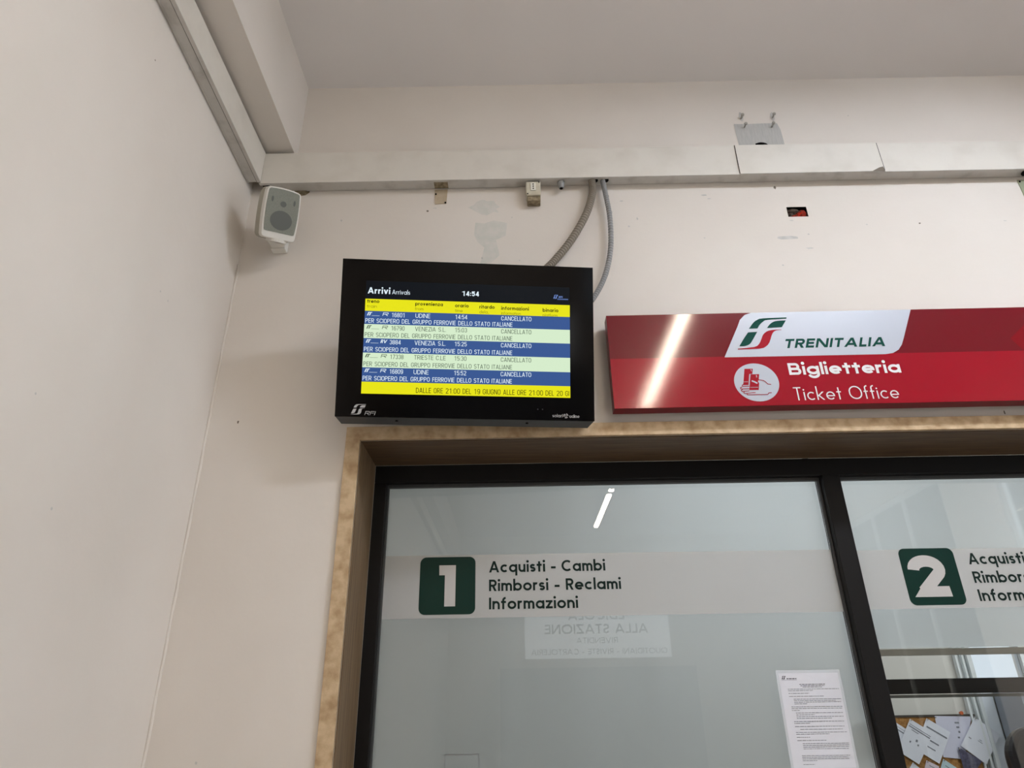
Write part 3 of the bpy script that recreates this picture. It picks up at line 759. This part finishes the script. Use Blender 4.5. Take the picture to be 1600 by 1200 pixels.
# ------------------------------------------------------------------ cable trunking
def loft(secs):
    n = len(secs[0]); V = []; F = []
    for s in secs: V += s
    for i in range(len(secs)-1):
        for k in range(n): F.append((i*n+k, i*n+(k+1) % n, (i+1)*n+(k+1) % n, (i+1)*n+k))
    F.append(tuple(range(n))[::-1]); F.append(tuple((len(secs)-1)*n+k for k in range(n))); return V, F
tb = empty('cable_trunking', (2.5, -.03, 3.73), 'cream painted metal cable trunking running level along the back wall', 'trunking')
def zt(x): return 3.8985-.0085*max(0, x-.05)/3.43       # slight fall to the right
def zb_(x): return 3.7285+.001*x
def bk(x, y0, y1, dz0, dz1, _=0): return [(x, y0, zb_(x)+dz0), (x, y1, zb_(x)+dz0), (x, y1, zt(x)+dz1), (x, y0, zt(x)+dz1)]
obj('trunk_body', loft([bk(.064, -.056, -.0025, .003, -.003), bk(XR-.01, -.056, -.0025, .003, -.003)]), TRUNK2, tb)
for a, b, off in ((.052, 2.182, 0), (2.184, 2.821, -.004), (2.823, 5.3, 0)):
    lid = [[(x, -.0565, zb_(x)-.002), (x, -.0565, zt(x)+.001), (x, -.061+off, zt(x)+.001), (x, -.061+off, zb_(x)-.002)] for x in (a, b)]
    obj('lid', loft(lid), TRUNK, tb)
    lp = [[(x, -.0565, zb_(x)-.002), (x, -.061+off, zb_(x)-.002), (x, -.061+off, zb_(x)-.0045), (x, -.0485, zb_(x)-.0045), (x, -.0485, zb_(x)-.002)] for x in (a+.002, b-.002)]
    obj('lid_lip', loft(lp), TRUNK2, tb)
obj('bent_corner', flat([[(2.765, 3.727), (2.822, 3.724), (2.818, 3.752), (2.80, 3.747)]], plane_map((0, -.0655, 0), (1, 0, 0), (0, 0, 1)), n=.0006), CHIP, tb)
obj('underside_strip', box(.25, 1.2, -.0485, -.004, 3.7275, 3.7295), TRUNK2, tb)
# cut holes for the conduits in the underside
for x in (1.530, 1.578, 3.452): 
    obj('cable_hole', cyl((x+.014, -.036, 3.7275), (x+.014, -.036, 3.7315), .013 if x < 2 else .022, 14), DARK, tb)
tl = empty('cable_trunking', (.03, -3.5, 3.73), 'cream painted metal cable trunking along the left wall under the beam', 'trunking')
def sec(y, x1, z0, z1, d): return [(d, y, z0), (x1, y, z0), (x1, y, z1), (d, y, z1)]
z_n0, z_n1 = 3.752, 3.885
obj('trunk_body', loft([sec(YF+.01, .052, z_n0, z_n1, .0025), sec(-.9, .052, z_n0, z_n1, .0025), sec(-.064, .052, 3.731, 3.872, .0025)]), TRUNK2, tl)
def fsec(y, z0, z1): return [(.0525, y, z0), (.060, y, z0), (.060, y, z1), (.0525, y, z1)]
obj('lid', loft([fsec(YF+.01, z_n0+.003, z_n1+.002), fsec(-.9, z_n0+.003, z_n1+.002), fsec(-.064, 3.7335, 3.898)]), TRUNK, tl)
obj('lid_lip', loft([[(.046, y, z), (.061, y, z), (.061, y, z-.003), (.046, y, z-.003)] for y, z in ((YF+.01, z_n0+.0005), (-.9, z_n0+.0005), (-.064, 3.7315))]), TRUNK2, tl)
obj('underside_seam', loft([[(.044, y, z), (.0455, y, z), (.0455, y, z-.002), (.044, y, z-.002)] for y, z in ((YF+.01, z_n0), (-.9, z_n0), (-.064, 3.731))]), SEAM, tl)
obj('back_flange', loft([[(.0025, y, z), (.009, y, z), (.009, y, z-.003), (.0025, y, z-.003)] for y, z in ((YF+.01, z_n0), (-.9, z_n0), (-.064, 3.731))]), TRUNK2, tl)
for x in (2.1825, 2.822): obj('lid_seam', box(x-.0006, x+.0006, -.0662 if x > 2.5 else -.0656, -.060, zb_(x), zt(x)), SEAM, tb)
obj('cable_stub', tube(bez([(2.343, -.045, 3.893), (2.338, -.035, 3.925), (2.322, -.02, 3.945), (2.305, -.010, 3.948)], 12), .006, 8), DARK, tb, smooth=True)
# junction of the two, dark gap
obj('joint_gap', box(.062, .095, -.055, -.01, 3.7265, 3.7295), DARK, tb)

# ------------------------------------------------------------------ fittings under the trunking
sb = empty('socket_box', (1.262, -.02, 3.635), 'cream junction box with a small three-hole socket under the trunking', 'socket')
obj('box', box(1.235, 1.300, -.046, -.0005, 3.645, 3.722), BOXC, sb, bevel=.004)
obj('lower_body', box(1.240, 1.298, -.040, -.0005, 3.618, 3.6445), BOXD, sb, bevel=.003)
so = obj('socket_plate', box(1.2555, 1.278, -.050, -.0465, 3.668, 3.712), SOCKW, sb, bevel=.001)
obj('socket_hole', join(*[cyl((1.267, -.0505, z), (1.267, -.0512, z), .0032, 10) for z in (3.678, 3.690, 3.702)]), DARK, so)
for x, z in ((1.293, 3.716), (1.242, 3.652)): obj('screw', cyl((x, -.046, z), (x, -.048, z), .003, 8), DARK, sb)
g = empty('cable_gland', (1.395, -.03, 3.69), 'grey plastic cable gland on the trunking underside, right of the socket box', 'gland')
obj('nut', cyl((1.392, -.032, 3.7270), (1.392, -.032, 3.714), .016, 6), CONDB, g)
obj('dome', tube([(1.392, -.032, 3.714), (1.392, -.032, 3.702), (1.392, -.032, 3.692)], .013, 16, rfun=lambda i: (.0145, .0135, .010)[i]), CONDB, g, smooth=False)
obj('bore', cyl((1.392, -.032, 3.6918), (1.392, -.032, 3.6905), .007, 12), DARK, g)
def small_plate(name, label, x0, x1, z0, z1, m, holes):
    e = empty(name, ((x0+x1)/2, -.003, z0), label, 'plate')
    obj('plate', prism([(x0+.003, z0), (x1-.004, z0+.004), (x1, z1), (x0, z1)], back, .0005, .004), m, e)
    for x, z in holes: obj('screw', cyl((x, -.004, z), (x, -.0065, z), .0042, 10), DARK, e)
    return e
small_plate('beige_plate', 'small beige metal plate with two screws under the trunking, above the display', .826, .884, 3.640, 3.722, PLATE, ((.832, 3.695), (.876, 3.646)))
obj('stained_area', box(.826, .888, -.0490, -.006, 3.7262, 3.7275), BOXD, tb)
small_plate('greenish_plate', 'greenish plate under the trunking at the right edge of the picture', 3.44, 3.53, 3.56, 3.715, PLATEG, ((3.447, 3.705),))

# corrugated conduits
def conduit(pts, r, m, label):
    p = bez(pts, 200)
    d = [0.0]
    for i in range(1, len(p)): d.append(d[-1]+(p[i]-p[i-1]).length)
    o = obj('corrugated_conduit', tube(p, r, 14, rfun=lambda i: r*(1.0+(.0 if i % 3 == 0 else .26))*.86), m, smooth=False, origin=pts[-1])
    return props(o, label, 'conduit')
conduit([(1.5300, -.036, 3.729), (1.528, -.037, 3.66), (1.495, -.04, 3.545), (1.425, -.046, 3.405), (1.345, -.058, 3.285), (1.27, -.08, 3.19), (1.21, -.11, 3.10)], .0155, CONDA, 'thick grey-brown corrugated conduit curving from the trunking behind the display')
conduit([(1.578, -.036, 3.729), (1.585, -.037, 3.65), (1.594, -.038, 3.52), (1.585, -.040, 3.36), (1.552, -.046, 3.22), (1.495, -.06, 3.10), (1.42, -.08, 3.0)], .0105, CONDB, 'thin light grey corrugated conduit, right of the thick one')

# ------------------------------------------------------------------ loudspeaker in the corner
sp = empty('wall_speaker', (.20, -.05, 3.38), 'small white loudspeaker with grey grille, tilted on a bracket in the corner', 'speaker')
a_, b_, c_ = math.radians(40.8), math.radians(30.9), math.radians(10.1)
U0 = Vector((math.cos(a_), math.sin(a_), 0)); N0 = Vector((math.sin(a_), -math.cos(a_), 0)); V0 = Vector((0, 0, 1))*math.cos(b_)+N0*math.sin(b_)
SU = U0*math.cos(c_)+V0*math.sin(c_); SV = V0*math.cos(c_)-U0*math.sin(c_)
SO = Vector((.233, -.2, 3.446))
sf = plane_map(SO, SU, SV)
def barrel(w_, h0, h1, bul, r=.012, n=8):
    """outline with bowed sides: half width w_, from v=-h0 to v=h1"""
    out = []
    hc = (h1-h0)/2; hh = (h1+h0)/2
    side = lambda v: w_*(1+bul*(1-((v-hc)/hh)**2))
    vs = [-h0+r+(h1+h0-2*r)*i/n for i in range(n+1)]
    for v in vs: out.append((side(v), v))
    out += [(side(h1-r)-r*.3, h1-r*.3), (side(h1)-r, h1+.001)]
    for i in range(1, 6): u = 1-2*i/6; out.append((u*(w_-r), h1+.004*(1-u*u)+.001))
    out += [(-side(h1)+r, h1+.001), (-side(h1-r)+r*.3, h1-r*.3)]
    for v in vs[::-1]: out.append((-side(v), v))
    out += [(-side(-h0+r)+r*.3, -h0+r*.3), (-side(-h0)+r, -h0), (side(-h0)-r, -h0), (side(-h0+r)-r*.3, -h0+r*.3)]
    return out
fr = barrel(.067, .112, .090, .07)
n_ = len(fr)
def lay(s, n, dv=0): return [sf(u*s, (v+.011)*s-.011+dv, n) for u, v in fr]
obj('front_shell', loft([lay(1, -.034), lay(1.01, -.010), lay(1.0, .002), lay(.985, .006)]), SPKW, sp, smooth=False, bevel=.002)
obj('back_shell', loft([lay(.78, -.135), lay(.93, -.118), lay(1.02, -.07), lay(1.0, -.034)]), SPKB, sp)
gr = [(u*.918, v*.94 if v > 0 else max(v, -.0855)) for u, v in fr]
gq = barrel(.0605, .0845, .084, .07, .006)
gro = obj('grille', prism(gq, sf, .0062, .0085), SPKG, sp)
obj('driver_cone', flat([circle(.001, -.035, .044, 28, .039)], sf, n=.0092), SPKD, gro)
obj('tweeter', flat([circle(.001, .031, .0125, 18, .0115)], sf, n=.0092), SPKD, gro)
for s in (-1, 1): obj('vent', flat([circle(s*.044, .044, .0045, 10, .012)], sf, n=.0092), SPKD, gro)
# bracket: round foot under the body, arm down to the wall plate
pv = sf(.004, -.112, -.03)
arm_end = Vector((.172, -.035, 3.392))
dn = -SV
obj('bracket_foot', tube([pv+dn*-.004, pv+dn*.010], .041, 24), SPKW, sp)
ax = (arm_end-pv); ay = SU*.034
qd = [pv+dn*.012-ay, pv+dn*.012+ay, arm_end+Vector((.026, 0, 0)), arm_end-Vector((.026, 0, 0))]
th = Vector((0, .010, .006))
obj('bracket_arm', ([tuple(q) for q in qd]+[tuple(q+th) for q in qd], [(0, 1, 2, 3), (7, 6, 5, 4), (0, 4, 5, 1), (1, 5, 6, 2), (2, 6, 7, 3), (3, 7, 4, 0)]), SPKW, sp, bevel=.002)
obj('wall_plate', box(.142, .204, -.036, -.0005, 3.387, 3.44), SPKW, sp, bevel=.003)

# ------------------------------------------------------------------ arrivals display
tv = empty('arrivals_display', (1.0026, -.12, 2.53), 'black train arrivals display on the wall above the stone lintel, tilted forward', 'display')
ta, tb_ = .0938, .275
TU = Vector((math.cos(ta), math.sin(ta), 0)); TN = Vector((math.sin(ta), -math.cos(ta), 0)); TV = Vector((0, 0, 1))*math.cos(tb_)+TN*math.sin(tb_)
tf = plane_map((1.0026, -.22, 2.8263), TU, TV)
HW, HH = .464, .2918
def rc(w_, h_, n, dv=0): return [tf(-w_, -h_+dv, n), tf(w_, -h_+dv, n), tf(w_, h_+dv, n), tf(-w_, h_+dv, n)]
obj('housing', loft([[tf(-.40, -.27, -.085), tf(.40, -.27, -.085), tf(.40, .25, -.085), tf(-.40, .25, -.085)], [tf(-.449, -.3105, -.060), tf(.449, -.3105, -.060), tf(.449, .286, -.060), tf(-.449, .286, -.060)], rc(HW-.001, HH-.001, -.006)]), HOUSING, tv)
bz = obj('bezel_glass', loft([rc(HW, HH, -.006), rc(HW, HH, -.001), rc(HW-.0012, HH-.0012, 0)]), BEZEL, tv)
for u in (-.25, .22): obj('screw', cyl(tf(u, -HH-.004, -.03), tf(u, -HH-.0105, -.03), .005, 10), DARK, tv)
obj('wall_bracket', box(.88, 1.12, -.17, -.0005, 2.86, 3.02), HOUSING, tv)
S_ = 1.0
frame_map = tf
def tf(u, v, n=0.0): return frame_map(u, v*.988, n)
def scr(name, c, s=S_): return emis(name, c, s)
E_BLK = scr('screen_header', (16, 20, 26)); E_YEL = scr('screen_yellow', (232, 228, 24)); E_BLU = scr('screen_blue', (58, 88, 146)); E_GRN = scr('screen_pale', (214, 236, 204))
E_WHT = scr('screen_text_white', (226, 240, 250)); E_DRK = scr('screen_text_dark', (34, 34, 10)); E_DRKY = scr('screen_text_olive', (120, 116, 20)); E_GRY = scr('screen_text_grey', (84, 100, 84)); E_LBL = scr('screen_text_light_blue', (120, 150, 220))
SL, SR = -.376, .375
edges = [.2125, .1430, .0970, .0471, -.0057, -.0600, -.1145, -.1672, -.2107]
bm_ = [E_BLK, E_YEL, E_BLU, E_GRN, E_BLU, E_GRN, E_BLU, E_YEL]
scn = obj('screen', flat([[(SL, edges[-1]), (SR, edges[-1]), (SR, edges[0]), (SL, edges[0])]], tf, n=.0005), E_BLK, tv)
for i in range(1, 8):
    obj('screen_row', flat([[(SL, edges[i+1]), (SR, edges[i+1]), (SR, edges[i]), (SL, edges[i])]], tf, n=.0010), bm_[i], scn)
TN_ = .0016
each('lettering', (text('Arrivi', tf, -.3688, .163, .024, .20, width=.081, X=.70, gap=.10, n=TN_), text('14:54', tf, -.0257, .1655, .0185, .21, width=.062, n=TN_, gap=.12)), E_WHT, scn)
obj('lettering', text('Arrivals', tf, -.2809, .163, .0175, .10, width=.065, X=.66, gap=.12, n=TN_), E_WHT, scn)
hd = [('treno', 'train', -.3694, .044, .1275, .036), ('provenienza', 'from', -.1957, .1005, .1230, .030), ('orario', 'time', -.0507, .050, .1210, .028), ('ritardo', 'delay', .0389, .0556, .1190, .036), ('informazioni', 'information', .1194, .1024, .1165, .072), ('binario', 'platform', .2733, .0588, .1140, .055)]
each('lettering', ([text(a, tf, u, v, .0135, .19, width=wd_, X=.72, gap=.10, n=TN_) for a, b, u, wd_, v, w2 in hd]), E_DRK, scn)
each('lettering', ([text(b, tf, u, v-.0185, .0115, .10, width=w2, X=.68, gap=.12, n=TN_) for a, b, u, wd_, v, w2 in hd]), E_DRKY, scn)
trains = [('R', '16801', 'UDINE', '14:54'), ('R', '16790', 'VENEZIA S.L.', '15:03'), ('RV', '3884', 'VENEZIA S.L.', '15:25'), ('R', '17338', 'TRIESTE C.LE', '15:30'), ('R', '16809', 'UDINE', '15:52')]
tw = {'UDINE': .0535, 'VENEZIA S.L.': .112, 'TRIESTE C.LE': .113}
def ff_mark(u, v, h): # tiny slanted operator mark with its underline
    k = h/.9
    p = [[(0, 0), (.004, 0), (.009, .013), (.005, .013)], [(.007, 0), (.011, 0), (.016, .013), (.012, .013)], [(.005, .013), (.011, .013), (.0105, .0105), (.0045, .0105)], [(.012, .013), (.019, .013), (.0185, .0105), (.0115, .0105)]]
    return flat([[(x*k+u, y*k+v) for x, y in q] for q in p], tf, n=TN_)
for i, (r_, num, place, tm) in enumerate(trains):
    top, bot = edges[i+2], edges[i+3]; v1 = top-.0215; v2 = bot+.0048
    mt = E_WHT if i % 2 == 0 else E_GRY
    g_ = [ff_mark(-.3680, v1+.004, .9), flat([[(-.3510, v1+.003), (-.3225, v1+.003), (-.3225, v1+.0040), (-.3510, v1+.0040)]], tf, n=TN_),
          text(r_, tf, -.3125 if r_ == 'R' else -.316, v1+.004, .0130, .20 if r_ == 'RV' else .15, width=.0195 if r_ == 'R' else .022, slant=.25, n=TN_, gap=.06),
          text(num, tf, -.2797 if len(num) == 5 else -.283, v1, .0165, .112, width=.0485 if len(num) == 5 else .040, cond=True, gap=.10, n=TN_),
          text(place, tf, -.1935, v1, .0165, .112, width=tw[place], cond=True, gap=.10, n=TN_), text(tm, tf, -.0497, v1, .0165, .112, width=.0446, cond=True, gap=.10, n=TN_),
          text('CANCELLATO', tf, .1198, v1, .0165, .112, width=.1115, cond=True, gap=.10, n=TN_),
          text('PER SCIOPERO DEL GRUPPO FERROVIE DELLO STATO ITALIANE', tf, -.3728, v2, .0165, .112, width=.534, cond=True, gap=.10, n=TN_)]
    each('operator_mark', [join(g_[0], g_[1])], mt, scn); each('lettering', g_[2:], mt, scn)
obj('lettering', text('DALLE ORE 21:00 DEL 19 GIUGNO ALLE ORE 21:00 DEL 20 GI', tf, -.1832, -.2042, .0190, .105, width=.5540, cond=True, gap=.10, n=TN_), E_DRK, scn)
obj('logo', join(flat_concave(emblem('green', .313, .331, .166, .182)+emblem('red', .313, .331, .166, .182), tf, n=TN_), text('RFI', tf, .333, .170, .007, .2, width=.014, slant=.2, n=TN_), flat([[(.328, .1655), (.369, .1655), (.369, .1668), (.328, .1668)], [(.328, .163), (.369, .163), (.369, .1638), (.328, .1638)]], tf, n=TN_)), E_LBL, scn)
obj('logo', join(flat_concave(emblem('green', -.4085, -.357, -.287, -.249)+emblem('red', -.4085, -.357, -.287, -.249), tf, n=.0006), text('RFI', tf, -.361, -.2880, .0140, .14, width=.036, slant=.28, n=.0006, gap=.1)), BEZTXT, bz)
mk = []
for i in range(3):
    a0 = 120*i; mk += stroke([(.3585+.0075*math.cos(math.radians(a0+t)), -.2775+.0075*math.sin(math.radians(a0+t))) for t in range(0, 95, 12)], .0026)
mk += stroke(arc(.3585, -.2775, .0035, .0035, 0, 360, 12), .0014)
each('logo', (text('solari', tf, .3095, -.2835, .0118, .15, width=.0375, X=.74, n=.0006), text('udine', tf, .3715, -.2845, .0118, .15, width=.0365, X=.74, n=.0006), flat(mk, tf, n=.0006)), BEZTXT, bz)
obj('sensor', flat([circle(.256, -.255, .0022, 10), circle(.273, -.255, .0022, 10)], tf, n=.0006), HOUSING, bz)

# ------------------------------------------------------------------ red ticket office sign
sg = empty('ticket_office_sign', (3.2, -.05, 2.60), 'long glossy red ticket office sign box mounted above the stone lintel', 'sign')
rot = math.radians(.18)
SGU = Vector((math.cos(rot), 0, math.sin(rot))); SGV = Vector((-math.sin(rot), 0, math.cos(rot)))
gf = plane_map((1.5355, -.08, 2.6010), SGU, SGV)
SH = .3995; SW_ = 3.7
gu = lambda x, z: ((Vector((x, 0, z))-Vector((1.5355, 0, 2.6010))).dot(SGU), (Vector((x, 0, z))-Vector((1.5355, 0, 2.6010))).dot(SGV))
obj('box', prism([(0, 0), (SW_, 0), (SW_, SH), (0, SH)], gf, -.052, -.0005), SIGNSIDE, sg)
ml_ = .2068
obj('lower_face', prism([(.0005, .0005), (SW_-.0005, .0005), (SW_-.0005, ml_), (.0005, ml_)], gf, -.0004, .0006), SIGNRED, sg)
obj('upper_face', prism([(.0005, ml_), (SW_-.0005, ml_), (SW_-.0005, SH-.0005), (.0005, SH-.0005)], gf, -.0004, .0006), SIGNDARK, sg)
obj('spacer', join(box(1.75, 1.85, -.03, -.0005, 2.72, 2.88), box(3.2, 3.3, -.03, -.0005, 2.72, 2.88), box(4.9, 5.0, -.03, -.0005, 2.72, 2.88)), SIGNSIDE, sg)
def Z4(X, Y):
    """measured off the sign face: 300 x 190 drawing units across the white patch, returned in face metres"""
    return X, Y
P0 = [(1.9716, 2.8060), (2.0430, 2.9420), (2.0560, 2.9700), (2.0780, 2.9920), (2.1050, 3.0015), (2.7331, 3.0035), (2.6720, 2.8750), (2.6580, 2.8480), (2.6400, 2.8260), (2.6150, 2.8120), (2.5850, 2.8075)]
obj('logo_field', flat_concave([[gu(*p) for p in P0]], gf, n=.0012), SIGNWHITE, sg)
# emblem mapped on the face: field corners (125..520, 140..410) -> metres, sheared with the drawing
def em(which):
    out = []
    A = (2.0270, 2.8390); Bx = .000552; Sx = .0001165
    for p in EMBLEM[which]:
        out.append([gu(2.0270+(x-125)*.000423+(410-y)*.000170, 2.8385+(410-y)*.000514) for x, y in p])
    return out
obj('emblem', flat_concave(em('green'), gf, n=.0018), LOGOGREEN, sg)
obj('emblem', flat_concave(em('red'), gf, n=.0018), LOGORED, sg)
u, v = gu(2.2045, 2.8405)
obj('lettering', text('TRENITALIA', gf, u, v, .0400, .235, width=.388, slant=.36, gap=.13, n=.0018), LOGOGREEN, sg)
u, v = gu(2.2045, 2.7265)
obj('lettering', text('Biglietteria', gf, u, v, .0495, .205, width=.4210, X=.72, gap=.09, n=.0014), SIGNTEXT, sg)
u, v = gu(2.2060, 2.6215)
obj('lettering', text('Ticket Office', gf, u, v, .0535, .085, width=.3870, X=.62, gap=.14, n=.0014), SIGNTEXT, sg)
cu, cv = gu(2.0755, 2.6985)
obj('pictogram_disc', flat([circle(cu, cv, .0835, 48, .0790)], gf, n=.0014), SIGNWHITE, sg)
def pz(x, y):  # drawing units of the pictogram -> face metres (the drawing is 370 x 310 around its disc centre)
    return (cu+(x-278)/372*.167+(y-680)*.00000, cv-(y-680)/312*.158)
def un(x, y): return pz(x+(680-y)*.26, y)
tk1 = [[un(168, 568), un(238, 568), un(238, 612), un(212, 612), un(212, 702), un(168, 702)]]
tk2 = [[un(222, 614), un(295, 614), un(295, 664), un(288, 672), un(300, 690), un(300, 744), un(222, 744)]]
obj('ticket_mark', flat_concave(tk1+tk2, gf, n=.0018), LOGORED, sg)
def us(pts, w_): return stroke([un(*p) for p in pts], w_)
w_ = .0026
each('hand_mark', [flat(p_, gf, n=.0024) for p_ in (us([(205, 690), (170, 694), (158, 704), (166, 713), (220, 712)], w_), us([(160, 716), (146, 724), (152, 734), (222, 732)], w_), us([(166, 737), (154, 745), (162, 753), (222, 750)], w_), us([(182, 756), (176, 764), (186, 771), (275, 764)], w_), us([(205, 772), (208, 782), (378, 782), (384, 770), (408, 768)], w_), us([(290, 662), (335, 667), (356, 682), (372, 698), (400, 700)], w_))], LOGORED, sg)
obj('white_mark', flat(us([(228, 722), (294, 722)], .0016)+us([(170, 676), (208, 676)], .0016)+us([(236, 668), (262, 678), (285, 690)], .0060)+text_polys('1', .0085, .2, k=.9)[:0], gf, n=.0022), SIGNWHITE, sg)
for s, (x, y) in (('1', (222, 590)), ('2', (270, 640))):
    a, b = un(x, y); obj('ticket_numeral', text(s, gf, a, b, .0090, .2, n=.0024), SIGNWHITE, sg)
cx_, cz_ = gu(3.0800, 2.8660)
obj('chevron', flat([[(cx_, cz_), (cx_+.098, SH-.06), (cx_+.098+.2, SH-.06), (cx_+.2, cz_)], [(cx_, cz_), (cx_+.2, cz_), (cx_+.2+.098, .10), (cx_+.098, .10)]], gf, n=.0012), SIGNCHEV, sg)

# ------------------------------------------------------------------ lamps (a row of linear luminaires and an added fill panel)
def lamp(x, y0, y1, z, label):
    e = empty('linear_lamp', (x, (y0+y1)/2, z), label, 'lamp', 'linear ceiling lamps')
    obj('housing', box(x-.045, x+.045, y0, y1, z+.012, z+.06), LAMPBODY, e, bevel=.004)
    p = rrect(-.034, .034, y0+.01, y1-.01, .033, 6)
    obj('diffuser', prism(p, lambda u, v, n=0: Vector((x+u, v, z+n)), -.006, .0115), LAMPEM, e)
    for y in (y0+.3, y1-.3): obj('suspension', cyl((x, y, z+.06), (x, y, CZ-.001), .004, 6), METAL, e)
for y0, y1, lb in ((-3.90, -2.03, 'white linear ceiling lamp nearest the back wall with the red sign'), (-5.92, -4.05, 'middle white linear lamp of the ceiling row'), (-7.92, -6.06, 'white linear ceiling lamp nearest the far wall')): lamp(2.45, y0, y1, 4.26, lb)

FILLEM = bpy.data.materials.new('fill_panel_glow'); FILLEM.use_nodes = True
_p = FILLEM.node_tree.nodes['Principled BSDF']; _p.inputs['Emission Color'].default_value = (.90, .97, 1.09, 1); _p.inputs['Emission Strength'].default_value = FILL_STRENGTH
e = empty('fill_panel', (3.2, -1.85, 4.33), 'unseen wide fill panel added on the hall ceiling to brighten the back wall', 'lamp')  # out of view, added to lift the right of the back wall
obj('housing', box(2.55, 3.85, -2.01, -1.69, 4.342, CZ-.001), LAMPBODY, e, bevel=.004)
obj('diffuser', box(2.565, 3.835, -1.995, -1.705, 4.325, 4.3415), FILLEM, e)

# ------------------------------------------------------------------ far side of the hall (seen only as reflections)
em_ = plane_map((0, -7.45, 0), (-1, 0, 0), (0, 0, 1))
kb = empty('news_kiosk', (2.4, -8.2, 0), 'grey news kiosk front with white sign at the far side of the hall', 'kiosk')
obj('kiosk_front', box(.9, 3.7, -8.99, -7.50, 0, 2.15), mat('kiosk_grey', (120, 124, 128), .5), kb)
eb = empty('shop_sign', (2.3, -7.47, 2.27), 'white newsstand signboard on the kiosk at the far side of the hall', 'sign')
obj('board', box(1.26, 3.36, -7.50, -7.452, 2.27, 2.95), emis('lit_sign_face', (232, 236, 240), 1.5, (200, 200, 200)), eb)
bi = mat('board_ink', (70, 74, 84), .6)
each('lettering', (text('EDICOLA', em_, -2.72, 2.79, .13, .17, width=.82), text('ALLA STAZIONE', em_, -3.05, 2.60, .13, .17, width=1.5), text('RIVENDITA', em_, -2.60, 2.47, .075, .15, width=.6), text('QUOTIDIANI - RIVISTE - CARTOLERIA', em_, -3.30, 2.32, .075, .15, width=1.95)), bi, eb)
